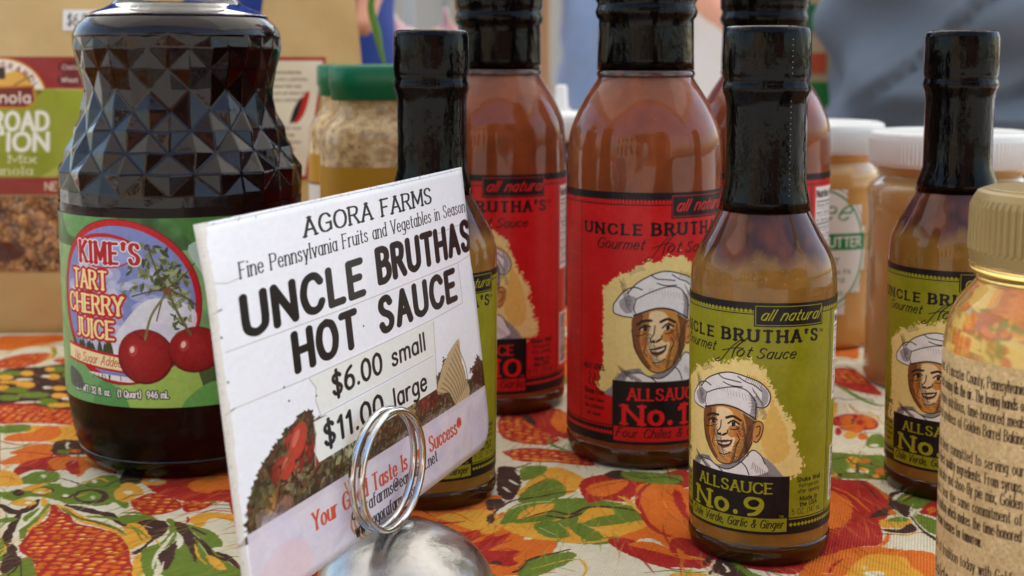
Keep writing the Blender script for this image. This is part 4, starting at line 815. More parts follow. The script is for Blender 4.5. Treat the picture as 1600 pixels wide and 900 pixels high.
def paint_juice():
    c = Canvas(150, 71, 10, srgb(126, 168, 108), 0, 0)
    W0 = 68.0                                            # bottle front centre on the label
    gl = lambda x0, y0, x1, y1, x2, y2, x3, y3, col, al=1: c.poly([(x0, y0), (x1, y1), (x2, y2), (x3, y3)], col, al, rough=.1)
    c.rect(0, 0, 150, 12, srgb(62, 104, 52)); c.noise(.05, 5, (.6, 1, .5)); 
    c.poly([(30, -2), (60, -2), (52, 6), (34, 8)], srgb(96, 150, 84)); c.poly([(84, -2), (118, -2), (118, 7), (96, 13), (86, 8)], srgb(70, 118, 52))
    c.poly([(88, 9), (120, 13), (122, 30), (104, 34), (90, 20)], srgb(172, 194, 176)); c.poly([(95, 34), (125, 26), (126, 55), (100, 50)], srgb(196, 208, 200))
    c.poly([(30, 55), (50, 60), (64, 73), (26, 75)], srgb(112, 168, 106)); c.poly([(62, 60), (92, 56), (101, 75), (60, 75)], srgb(160, 196, 92)); c.poly([(92, 52), (126, 44), (128, 75), (96, 74), (90, 63)], srgb(76, 96, 52)); c.poly([(84, 68), (96, 62), (106, 75), (84, 75)], srgb(104, 168, 84)); c.poly([(50, 62), (60, 66), (62, 75), (46, 75)], srgb(88, 152, 84))
    # oval medallion
    red = srgb(190, 24, 34); ex, ey = W0 - 8.5, 31.5
    c.ellipse(ex, ey, 31, 31.2, srgb(120, 20, 24)); c.ellipse(ex, ey, 30.6, 30.8, red); c.ellipse(ex, ey, 28.6, 28.6, srgb(126, 138, 190))
    for _ in range(110):
        a = RNG.uniform(0, 6.28); q = math.sqrt(RNG.random()) * 24; x = ex + q * math.cos(a); y = ey + q * math.sin(a)
        if y > 14 + (x - ex) * .3: c.ellipse(x, y, RNG.uniform(2, 4.5), RNG.uniform(1.2, 3), srgb(208, 210, 226), RNG.uniform(-.5, .5), al=.45)
    c.poly([(ex - 2, 44), (ex + 12, 30), (ex + 28, 34), (ex + 25, 46), (ex + 6, 57), (ex - 10, 56)], srgb(228, 230, 232), .85)
    # tree with leaves
    lc = [srgb(86, 100, 56), srgb(120, 132, 82), srgb(58, 72, 42), srgb(158, 164, 120)]
    nx, ny = W0 + 10, 26
    for _ in range(230):
        a = RNG.uniform(-3.3, 1.4); q = RNG.uniform(1, 17); x = nx + q * math.cos(a) * 1.0; y = ny + q * math.sin(a) * 1.05
        if (x - ex) ** 2 + (y - ey) ** 2 > 27.2 ** 2: continue
        r_ = RNG.uniform(0, 3.1); L = RNG.uniform(1.0, 2.4); ca, sa = math.cos(r_) * L, math.sin(r_) * L
        c.poly([(x - ca, y - sa), (x - sa * .36, y + ca * .36), (x + ca, y + sa), (x + sa * .36, y - ca * .36)], lc[RNG.integers(0, 4)])
    for e in ((-13, 3), (-6, -14), (10, -9), (12, 8), (-4, 12)):
        c.stroke(spline([(nx, ny), (nx + e[0] * .5, ny + e[1] * .4), (nx + e[0], ny + e[1])], 5), .5, srgb(84, 70, 50))
    for _ in range(14):
        x = W0 + RNG.uniform(-34, -12); c.poly([(x - 1, 51), (x, 45 + RNG.uniform(0, 3)), (x + 1.5, 51)], lc[2])
    # wordmark and name
    c.ellipse(W0 - 14.5, 12.5, 14, 6.6, red, -.02); c.ellipse(W0 - 14.2, 12.9, 12.8, 5.6, srgb(150, 160, 206), -.02)
    c.text("KIME'S", W0 - 26.5, 17.0, 7.4, srgb(176, 32, 40), st='serif', wt=.24, width=26.5, track=1.6, halo=srgb(235, 230, 226), halo_w=.9)
    c.text('®', W0 + 2.4, 12.5, 3, srgb(60, 40, 40), wt=.1)
    for t, x, y, w in (('TART', W0 - 31.5, 27.0, 18), ('CHERRY', W0 - 35.5, 36.3, 28.5), ('JUICE', W0 - 31.0, 45.6, 20)):
        c.text(t, x, y, 6.6, srgb(186, 28, 34), st='serif', wt=.22, width=w, halo=srgb(186, 28, 34), halo_w=1.6)
        c.text(t, x, y, 6.6, srgb(243, 226, 160), st='serif', wt=.2, width=w)
    c.poly([(W0 - 38, 49), (W0 - 22, 50.2), (W0 - 4, 51.8), (W0 - 4, 58.4), (W0 - 24, 57.0), (W0 - 38, 56)], red, smooth=False)
    c.poly([(W0 - 38, 50), (W0 - 22, 51.2), (W0 - 4, 52.8), (W0 - 4, 57.6), (W0 - 24, 56.2), (W0 - 38, 55.2)], srgb(240, 222, 168), smooth=False)
    c.text('No Sugar Added', W0 - 33.5, 55.2, 3.4, srgb(170, 60, 50), st='nib', wt=.1, width=25, slant=.35, ang=.03)
    c.poly([(W0 - 24, 59), (W0 - 5, 59.6), (W0 - 4, 61.5), (W0 - 14, 61)], srgb(228, 230, 226)); 
    for _ in range(10):
        x = W0 - 22 + RNG.uniform(0, 17); c.stroke([(x, 59.4), (x + RNG.uniform(-1, 1), 61)], .3, lc[2])
    # cherries
    for px, py, rx, ry in ((W0 + 1.2, 51.6, 10.6, 10.4), (W0 + 19.8, 49.4, 9.9, 8.7)):
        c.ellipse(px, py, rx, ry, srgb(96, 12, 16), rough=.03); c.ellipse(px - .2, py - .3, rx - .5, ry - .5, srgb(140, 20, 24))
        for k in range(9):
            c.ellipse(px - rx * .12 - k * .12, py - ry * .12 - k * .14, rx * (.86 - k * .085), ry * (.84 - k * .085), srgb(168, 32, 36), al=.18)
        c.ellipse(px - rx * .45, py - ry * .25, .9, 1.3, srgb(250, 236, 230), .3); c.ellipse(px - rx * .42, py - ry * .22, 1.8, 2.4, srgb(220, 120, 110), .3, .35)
    c.poly([(W0 - 3, 42), (W0 + 1.5, 44.5), (W0 + 5, 41.8), (W0 + 3, 43.5), (W0 + 1.6, 45.6), (W0 - 1, 44)], srgb(112, 16, 20))
    c.stroke(spline([(W0 + 1.5, 45), (W0 + 4.2, 36), (W0 + 10, 27.5)], 8), .9, srgb(120, 122, 70)); c.stroke(spline([(W0 + 18, 43.5), (W0 + 14, 36), (W0 + 10.5, 27.5)], 8), .9, srgb(96, 100, 56)); c.ellipse(W0 + 10.2, 27, 1.6, 1.4, srgb(130, 76, 46))
    c.text('NET WT. 32 fl. oz.   (1 Quart)  946 mL', W0 - 34, 67.2, 2.5, srgb(235, 235, 230), wt=.2, width=43.5, halo=srgb(40, 50, 36), halo_w=.7)
    c.poly([(W0 - 38, 59), (W0 - 30, 61), (W0 - 28, 66), (W0 - 38, 66)], srgb(76, 78, 84), .8)
    c.noise(.012, 1.1)
    return c

def paint_card():
    c = Canvas(90, 97, 16, srgb(241, 240, 243)); c.f = lambda p: p * [90 / 152.0, 1.0]
    k = 97 / 95.0; ink = srgb(24, 20, 22)
    c.noise(.008, 18)
    # harvest still life, painted as loose dabs
    top = [(3.8, 77), (5, 70), (12, 63), (20, 59), (27, 56), (37, 54.5), (41, 58), (70, 60), (96, 60), (112, 64), (118, 63), (121, 60), (127, 68), (140, 72), (146, 66), (150, 67), (150, 78), (3.8, 79)]
    c.poly(top, srgb(62, 48, 34), rough=.35)
    for _ in range(2600):
        X = RNG.uniform(5, 150); lo = np.interp(X, [q_[0] for q_ in top[:-1]], [q_[1] for q_ in top[:-1]]); Y = RNG.uniform(lo + .6, 77)
        c.ellipse(X, Y, RNG.uniform(.3, 1.5), RNG.uniform(.15, .6), [srgb(92, 66, 44), srgb(70, 74, 44), srgb(120, 90, 58), srgb(46, 36, 28), srgb(108, 54, 40), srgb(132, 124, 88)][RNG.integers(0, 6)] * RNG.uniform(.8, 1.2), RNG.uniform(-.9, .2), al=.7)
    dab = [(srgb(158, 52, 40), 30, 62, 7), (srgb(176, 66, 48), 27, 66, 5), (srgb(120, 36, 30), 36, 66, 6), (srgb(150, 50, 38), 20, 66, 4), (srgb(96, 100, 60), 44, 68, 8), (srgb(140, 146, 104), 52, 68, 7), (srgb(176, 178, 140), 54, 70, 3), (srgb(62, 66, 36), 62, 68, 9), (srgb(60, 62, 34), 70, 66, 8), (srgb(178, 150, 96), 86, 67, 5), (srgb(196, 168, 112), 92, 69, 5), (srgb(126, 40, 34), 104, 68, 6), (srgb(110, 30, 28), 110, 70, 5), (srgb(140, 60, 40), 98, 63, 4), (srgb(150, 110, 60), 14, 72, 4), (srgb(86, 78, 52), 12, 69, 5), (srgb(120, 110, 80), 28, 73, 7), (srgb(60, 22, 20), 146, 72, 4), (srgb(110, 70, 40), 22, 75, 3)]
    for col, x, y, r in dab:
        for _ in range(34):
            a = RNG.uniform(0, 6.28); q = RNG.random() ** .6 * r; X = x + q * math.cos(a); Y = y + q * math.sin(a) * .7
            lo = np.interp(X, [p[0] for p in top[:-1]], [p[1] for p in top[:-1]])
            if Y < lo + .8 or Y > 76.5: continue
            c.ellipse(X, Y, RNG.uniform(.5, 1.7), RNG.uniform(.3, 1.0), np.clip(col * RNG.uniform(.62, 1.3), 0, 1), RNG.uniform(0, 3), al=.8)
    for x, y, r in ((30, 61, 5.5), (24, 66, 4)):
        c.ellipse(x, y, r, r * .62, srgb(186, 64, 50), -.7, al=.9); c.ellipse(x - 1, y - .8, r * .5, r * .2, srgb(224, 130, 110), -.7, al=.6)
    for q in (((16, 76), (20, 68), (27, 63)), ((28, 75), (38, 70), (45, 71)), ((48, 74), (54, 68), (57, 63))): c.stroke(spline(q, 6), [.5] * 12 + [.2], srgb(120, 80, 44))
    # wicker horn
    horn = [(113, 70), (117, 64), (124, 59.5), (131, 57), (134, 57), (134, 62), (136, 70), (137.5, 76.6), (126, 77), (122, 72)]
    c.poly(horn, srgb(198, 172, 128), rough=.15)
    for i in range(11):
        f = i / 10; x0 = 114 + 18 * f; c.stroke(spline([(x0, 70 - 12 * f), (x0 + 5 + f * 0, 72 - 5 * f), (124 + 13 * f, 77 - f * 4)], 5), .35, srgb(110, 82, 50), .7)
    for i in range(0):
        f = i / 6; c.stroke(spline([(132 - 1 * f, 58 + 2 * f), (127 - 7 * f + i, 64 + 4 * f), (124 + 10 * f - 8, 76)], 5), .3, srgb(120, 90, 56), .6)
    for _ in range(60):
        x = RNG.uniform(140, 150); y = RNG.uniform(68, 76); c.ellipse(x, y, .6, .4, srgb(70, 24, 22) * RNG.uniform(.7, 1.6), RNG.uniform(0, 3))
    # pale lower strip with the still life showing through
    c.rect(3.6, 77, 152, 97, srgb(222, 211, 219), .96)
    for _ in range(90):
        x = RNG.uniform(2, 150); y = RNG.uniform(79, 96); c.ellipse(x, y, RNG.uniform(3, 10), RNG.uniform(1.5, 5), [srgb(226, 206, 214), srgb(204, 198, 224), srgb(236, 228, 236), srgb(190, 184, 208)][RNG.integers(0, 4)], RNG.uniform(-1, 1), al=.22)
    c.poly([(3, 90), (20, 84), (30, 90), (26, 98), (3, 98)], srgb(232, 200, 202), .6); c.stroke(spline([(40, 97), (52, 92), (58, 82), (66, 79)], 6), 3.4, srgb(236, 228, 236), .5)
    for q in (((50, 79), (53, 86), (51, 92), (56, 97)), ((52, 79), (54.5, 86), (53, 92), (58, 97))): c.stroke(spline(q, 6), .55, srgb(206, 140, 70), .85)
    # tape patches and their yellowed edges
    tp = srgb(236, 235, 226)
    c.rect(4, 14.2, 152, 31.5, srgb(239, 238, 240), .7); c.rect(4.4, 31.8, 140, 45.4, srgb(239, 238, 240), .7)
    c.poly([(38.6, 46.3), (115.8, 51.2 - 4.6), (115.2, 57), (41.5, 57.2), (40, 54), (41, 51)], tp, smooth=False)
    c.poly([(38.2, 58.4), (113.6, 58.0), (112.8, 68.4), (38.6, 69.6), (36.8, 66), (38.8, 62)], tp, smooth=False)
    ed = srgb(186, 178, 168)
    for q in ([(3.5, 14.8), (8, 15.6), (13, 15.2)], [(4.2, 31.8), (60, 32), (140, 31.6), (151, 30.6)], [(4.8, 45.8), (37, 46.4), (115, 46.2), (140, 45.5)], [(140, 32), (140.2, 45.4)], [(38.4, 46.6), (41.4, 50), (40.4, 53), (42, 57.6)], [(38.4, 57.8), (113, 57.5)], [(36.6, 69.9), (38.4, 62.2), (38.2, 58.6)], [(115.8, 47), (113, 68.6)], [(120, 20), (152, 19)], [(2, .8), (60, .6), (110, .9), (151, .7)]):
        c.stroke(q, .28, ed, .8)
    c.stroke([(1, 46.4), (4.8, 45.8)], .4, srgb(150, 140, 128)); c.stroke([(1, 21.8), (4.4, 21.4)], .5, srgb(160, 150, 130))
    for _ in range(200):                                    # grime along the edges
        s_ = RNG.integers(0, 3); x = RNG.uniform(1, 151) if s_ == 0 else abs(RNG.normal(.7, .5)); y = abs(RNG.normal(.5, .4)) if s_ == 0 else RNG.uniform(0, 97)
        c.ellipse(x, y, RNG.uniform(.1, .7), RNG.uniform(.08, .35), srgb(150, 140, 122), al=RNG.uniform(.2, .6))
    for x, y in ((26.5, 46), (28, 50), (3.2, 28), (3.6, 39), (96, 36), (70, 39), (41, 52)): c.ellipse(x, y, .35, .3, ink)
    # lettering
    c.text('AGORA FARMS', 44.5, 9.3, 4.9, ink, st='serif', wt=.17, width=79.5)
    c.text('Fine Pennsylvania Fruits and Vegetables in Season', 13.6, 15.4, 4.0, ink, st='serif', wt=.105, width=137)
    for t, x, y, w in (('UNCLE', 13.5, 29.6, 58.5), ('BRUTHAS', 83, 28.3, 68.5), ('HOT', 33.8, 43.2, 31.6), ('SAUCE', 81, 42.9, 54)):
        c.text(t, x, y, 9.3, ink, wt=.225, width=w, track=1.2)
    c.text('$6.00', 49.8, 54.4, 5.9, ink, wt=.165, width=28); c.text('small', 85, 54.3, 5.3, ink, wt=.15, width=22.5)
    c.text('$11.00', 42.8, 66.6, 6.1, ink, wt=.165, width=33); c.text('large', 83.5, 66.6, 5.5, ink, wt=.15, width=22)
    c.text('Your Good Taste Is Our Success®', 32.5, 86.3, 4.7, srgb(206, 84, 50), st='serif', wt=.15, width=95.5)
    c.text('agorafarms@earthlink.net', 52, 90.4, 3.6, ink, st='serif', wt=.12, width=55.5)
    c.text('www.agorafarms.com', 53, 95.6, 3.6, ink, st='serif', wt=.12, width=39)
    # worn paper corner
    c.poly([(-1, -1), (4.2, -1), (2.8, 5), (3.4, 14), (2.6, 30), (3.2, 48), (2.4, 70), (2.8, 98), (-1, 98)], srgb(222, 214, 196), .75, rough=.1)
    c.noise(.006, .8)
    return c

def paint_honey():
    W = 2 * math.pi * 28.2
    c = Canvas(W, 66, 12, srgb(204, 174, 124))
    c.noise(.03, .35, (1, .95, .85)); c.noise(.03, .8); c.noise(.02, 6)
    ink = srgb(52, 34, 22)
    x0, x1 = W / 2 - 60, W / 2 - 17.5
    rows = [('deep in the heart of Lancaster County, Pennsylvania,', 5.0), ('the aroma of fresh cooking fills the air. The loving hands of', 9.2), ('our bakers prepare nutritious, time-honored meals', 13.4), ('with the natural goodness of Golden Barrel Baking', 17.6),
            ('our family has been committed to serving our', 25.6), ('customers the finest quality ingredients. From syrups,', 29.8), ('funnel cake, pancake and shoo-fly pie mix, Golden', 34.0), ('Barrel products bear the same commitment of', 38.2), ('excellence and tradition which makes the time-honored', 42.4), ('recipes of today become treasures for tomorrow.', 46.6),
            ('Share a taste of tradition today with Golden', 53.8)]
    for t, y in rows:
        short = .76 if 'tomorrow' in t else 1
        c.text(t, x0, y + 1.2, 2.9, ink, st='serif', wt=.11, width=(x1 - x0) * short)
    c.text('www.GoldenBarrel.com', W / 2 - 62, 62, 3.4, ink, st='plain', wt=.15, width=48)
    return c

def paint_pouch():
    # 200 x 80 printed band of the granola pouch
    c = Canvas(200, 80, 7, srgb(150, 158, 46))
    red = srgb(148, 52, 44)
    c.noise(.03, 22, (1, 1, .3))
    c.rect(0, 0, 200, 19, red); c.rect(0, 70, 200, 80, red); c.rect(0, 18.6, 200, 19.2, srgb(206, 190, 120))
    for q in ([(150, 70), (190, 30), (196, 26), (170, 55), (160, 70)], [(120, 70), (200, 20), (200, 26), (128, 70)], [(140, 50), (152, 70), (170, 70)]): c.poly(q, srgb(196, 200, 120), .5, False)
    # badge
    bx, by = 97, 26
    c.ellipse(bx, by, 27, 25.5, srgb(214, 140, 50)); c.ellipse(bx, by, 26, 24.5, srgb(236, 228, 208)); c.ellipse(bx, by + 2, 18, 18, srgb(222, 170, 84)); c.rect(68, 18.9, 128, 56, srgb(150, 158, 46))
    c.poly([(bx - 20, 13), (bx - 10, 8.5), (bx, 10.5), (bx + 10, 8), (bx + 17, 13), (bx + 14, 20), (bx - 16, 20)], srgb(226, 176, 82)); c.rect(bx - 3, 6, bx + 3, 13, srgb(60, 44, 36))
    for k in range(9):
        for d in (-1, 1): c.ellipse(bx + d * (6 + k * 1.5), 18 - k * .9, .7, .5, srgb(70, 50, 36))
    c.poly([(bx - 26, 18), (bx + 19.5, 16.5), (bx + 20.5, 26), (bx + 15, 30), (bx - 22, 30)], srgb(204, 130, 50), smooth=False); c.poly([(bx - 25, 19), (bx + 18.5, 17.5), (bx + 19.5, 25.6), (bx + 14.4, 29), (bx - 21, 29)], srgb(120, 46, 38), smooth=False)
    for i, ch in enumerate('ABOUT GRANOLA'):
        a = math.radians(-160 + i * 11.8)
        c.text(ch, bx + 21.4 * math.cos(a), by + 20.2 * math.sin(a) + .6, 3.1, srgb(130, 50, 44), wt=.2, ang=a + math.pi / 2)
    c.text('Granola', bx + 17, 26.6, 6, srgb(238, 226, 210), wt=.18, width=34, align='r')
    c.text('ROCKY ROAD', 124, 42.2, 9.8, srgb(238, 236, 220), wt=.24, width=76, align='r'); c.text('EDITION', 124, 54.2, 9.8, srgb(238, 236, 220), wt=.24, width=54, align='r')
    c.text('Trail Mix', 117.5, 61.4, 4.3, srgb(230, 228, 190), st='serif', wt=.17, width=42, align='r'); c.text('& Granola', 115.5, 68.2, 4.3, srgb(230, 228, 190), st='serif', wt=.17, width=42, align='r')
    c.text('NET WT. 12 OZ', 123, 77.4, 4.4, srgb(224, 212, 180), wt=.17, width=42)
    for x, y, t in ((136, 5.5, 'Oats'), (136, 13, 'Wheat'), (151, 9, 'Nuts')):
        c.ellipse(x, y + .5, 7, 4, srgb(110, 40, 36)); c.text(t, x, y + 1.8, 2.6, srgb(226, 206, 196), wt=.16, align='c', width=9)
    return c

def paint_granola():
    c = Canvas(200, 46, 7, srgb(104, 66, 38))
    for _ in range(2100):
        x, y = RNG.uniform(0, 200), RNG.uniform(0, 46); r = RNG.uniform(.9, 3.2)
        c.ellipse(x, y, r, r * RNG.uniform(.5, .9), [srgb(168, 116, 64), srgb(192, 144, 88), srgb(132, 84, 46), srgb(84, 44, 28), srgb(150, 98, 52)][RNG.integers(0, 5)] * RNG.uniform(.8, 1.1), RNG.uniform(0, 3), al=.9, rough=.1)
        if r > 2.2: c.ellipse(x - .3, y - .5, r * .4, r * .2, srgb(214, 172, 116), RNG.uniform(0, 3), al=.7)
    for x, y, rx, ry in ((150, 26, 20, 7), (60, 12, 14, 6), (96, 34, 15, 6), (170, 8, 10, 4), (30, 32, 10, 5)):
        c.ellipse(x, y, rx, ry, srgb(70, 26, 24), RNG.uniform(-.2, .2), al=.85, rough=.3)
    c.noise(.04, 1)
    return c

def paint_butter():
    c = Canvas(60, 72, 8, srgb(224, 224, 214)); g = srgb(26, 132, 66)
    c.ellipse(30, 36, 29.5, 35.5, srgb(150, 140, 110)); c.ellipse(30, 36, 29, 35, srgb(228, 229, 220)); c.ellipse(30, 36, 27.4, 33, g); c.ellipse(30, 36, 26.4, 32, srgb(228, 229, 220))
    c.text('Lee', 20, 20, 11, g, st='nib', wt=.1, slant=.5, width=26); c.text('Farms', 14, 26, 4, g, st='nib', wt=.12, slant=.4)
    c.rect(1.6, 27.5, 58.4, 36.5, g); c.text('PEANUT BUTTER', 30, 34.6, 5, srgb(236, 238, 230), wt=.2, width=51, align='c')
    c.text('NET WT', 30, 44, 3, g, wt=.18, width=24, align='c')
    for i, t in enumerate(('Peanuts roasted in PA', 'Processing', 'Co., Inc.', 'Lancaster 17103')): c.text(t, 30, 49.5 + i * 4, 2.3, g, wt=.16, width=(38, 30, 22, 28)[i], align='c')
    c.text('16 OZ.', 30, 66, 2.3, g, wt=.18, align='c')
    return c

def paint_mustard():
    c = Canvas(60, 60, 6, srgb(222, 218, 206))
    c.rect(0, 0, 60, 15, srgb(186, 136, 34)); c.rect(0, 15, 60, 16, srgb(90, 70, 40)); g = srgb(24, 84, 70)
    c.text('GROVE', 30, 27, 7, g, st='serif', wt=.2, width=44, align='c'); c.text('Mustard', 30, 38, 6, srgb(180, 40, 30), st='nib', wt=.14, slant=.3, width=40, align='c')
    for i in range(4): c.text('stone ground with seed', 30, 45 + i * 3.4, 1.8, INK, wt=.13, width=44, align='c')
    return c

def paint_backlabel():
    c = Canvas(56, 74, 6, srgb(226, 218, 192))
    c.frame(1, 1, 55, 73, 2.2, srgb(168, 44, 34))
    for i in range(13):
        if 4 < i < 8: continue
        c.text(('whole grain oats almonds honey', 'baked slowly in small batches', 'a wholesome family recipe')[i % 3], 5, 10 + i * 4.2, 1.9, INK, wt=.13, width=30 + (i * 7) % 12, al=.8)
    c.poly([(34, 36), (42, 22), (46, 22), (44, 34), (38, 40)], srgb(186, 36, 28)); c.poly([(32, 40), (34, 30), (40, 24), (38, 36)], srgb(40, 30, 26))
    return c

def paint_price(t):
    c = Canvas(24, 12, 8, srgb(226, 226, 222)); c.text(t, 12, 9, 6.2, srgb(56, 52, 60), wt=.13, width=17, align='c'); return c
# ------------------------------------------------------------------ helpers
def lin(c):
    c = np.asarray(c, float)
    return tuple(np.where(c <= .04045, c / 12.92, ((c + .055) / 1.055) ** 2.4).tolist())
def rgb(r, g, b): return lin((r / 255, g / 255, b / 255)) + (1.0,)

def tag(o, label=None, cat=None, group=None, kind=None):
    if label: o['label'] = label
    if cat: o['category'] = cat
    if group: o['group'] = group
    if kind: o['kind'] = kind
    return o
def empty(name, x, y, z=0, rz=0):
    o = bpy.data.objects.new(name, None); COL.objects.link(o); o.empty_display_size = .01
    o.location = (x * S, y * S, z * S); o.rotation_euler = (0, 0, rz)
    return o
def obj(name, verts, faces, m, parent=None, smooth=True, uv=None, scale=S):
    me = bpy.data.meshes.new(name)
    me.from_pydata([(v[0] * scale, v[1] * scale, v[2] * scale) for v in verts], [], faces)
    if smooth: me.polygons.foreach_set('use_smooth', [True] * len(me.polygons))
    if uv is not None:
        l = me.uv_layers.new(name='uv'); k = np.asarray(uv, float)
        idx = np.empty(len(me.loops), int); me.loops.foreach_get('vertex_index', idx)
        l.data.foreach_set('uv', k[idx].ravel())
    me.validate(); me.update()
    if isinstance(m, (list, tuple)):
        for q in m: me.materials.append(q)
    else: me.materials.append(m)
    o = bpy.data.objects.new(name, me); COL.objects.link(o); o.parent = parent
    return o
def lathe(name, prof, m, parent=None, seg=96, closed=True, sq=0, smooth=True, wob=0.0, top=True):
    """profile of (radius, z) from the axis upward; sq > 0 squares the plan"""
    V, F = [], []
    n = len(prof)
    ph = [rnd.uniform(0, 6.28) for _ in range(4)]
    for r, z in prof:
        for i in range(seg):
            a = 2 * math.pi * i / seg; k = 1.0
            if sq: k = (abs(math.cos(a)) ** sq + abs(math.sin(a)) ** sq) ** (-1 / sq)
            if wob: k += wob * (math.sin(3 * a + ph[0] + z * .09) + math.sin(7 * a + ph[1] - z * .13) * .6 + math.sin(13 * a + ph[2] + z * .2) * .4)
            V.append((r * k * math.cos(a), r * k * math.sin(a), z))
    for j in range(n - 1):
        for i in range(seg):
            i2 = (i + 1) % seg
            F.append((j * seg + i, j * seg + i2, (j + 1) * seg + i2, (j + 1) * seg + i))
    if closed:
        F.append(tuple(range(seg - 1, -1, -1)))
        if top: F.append(tuple((n - 1) * seg + i for i in range(seg)))
    o = obj(name, V, F, m, parent, smooth)
    if smooth:
        for p in o.data.polygons:
            if len(p.vertices) > 4: p.use_smooth = False
    return o
def curve_prof(pts, n=5):
    return [tuple(p) for p in spline(pts, n)]
def band(name, r0, r1, z0, z1, W, H, m, parent, s0=None, s1=None, rows=6, center=None, seg=110):
    """printed sheet wrapped on a round body: s0..s1 are mm along the canvas, its middle faces -Y"""
    s0 = 0 if s0 is None else s0; s1 = W if s1 is None else s1
    center = W / 2 if center is None else center
    V, F, U = [], [], []
    for j in range(rows + 1):
        t = j / rows; r = r0 + (r1 - r0) * t
        for i in range(seg + 1):
            s = s0 + (s1 - s0) * i / seg; a = (s - center) / ((r0 + r1) / 2)
            V.append((r * math.sin(a), -r * math.cos(a), z0 + (z1 - z0) * t)); U.append((s / W, t))
    for j in range(rows):
        for i in range(seg):
            a = j * (seg + 1) + i; F.append((a, a + 1, a + seg + 2, a + seg + 1))
    return obj(name, V, F, m, parent, True, U)
def box(name, x0, x1, y0, y1, z0, z1, m, parent=None, bev=0.0, scale=S):
    bm = bmesh.new(); bmesh.ops.create_cube(bm, size=1)
    for v in bm.verts: v.co = Vector(((x0 + x1) / 2 + v.co.x * (x1 - x0), (y0 + y1) / 2 + v.co.y * (y1 - y0), (z0 + z1) / 2 + v.co.z * (z1 - z0))) * scale
    if bev: bmesh.ops.bevel(bm, geom=bm.edges[:], offset=bev * scale, segments=2, affect='EDGES')
    me = bpy.data.meshes.new(name); bm.to_mesh(me); bm.free(); me.materials.append(m)
    o = bpy.data.objects.new(name, me); COL.objects.link(o); o.parent = parent
    return o
def tube(name, pts, r, m, parent=None, seg=14, closed=False, smooth_path=True):
    P = spline(pts, 6, closed) if smooth_path else np.asarray(pts, float)
    n = len(P); rr = np.broadcast_to(np.asarray(r, float), (n,)) if np.ndim(r) == 0 or len(r) == n else np.interp(np.linspace(0, 1, n), np.linspace(0, 1, len(r)), r)
    V, F = [], []; up = Vector((0, 0, 1)); prev = None
    for i in range(n):
        a = P[(i - 1) % n] if (closed or i > 0) else P[i]; b = P[(i + 1) % n] if (closed or i < n - 1) else P[i]
        t = Vector(b - a).normalized()
        if prev is None:
            x = t.cross(up)
            if x.length < .1: x = t.cross(Vector((1, 0, 0)))
        else: x = prev - t * prev.dot(t)
        x.normalize(); prev = x; y = t.cross(x)
        for k in range(seg):
            q = 2 * math.pi * k / seg
            V.append(tuple(Vector(P[i]) + (x * math.cos(q) + y * math.sin(q)) * rr[i]))
    for i in range(n if closed else n - 1):
        for k in range(seg):
            a = i * seg; b = ((i + 1) % n) * seg; k2 = (k + 1) % seg
            F.append((a + k, b + k, b + k2, a + k2))
    if not closed:
        F.append(tuple(range(seg))); F.append(tuple((n - 1) * seg + k for k in range(seg - 1, -1, -1)))
    return obj(name, V, F, m, parent)

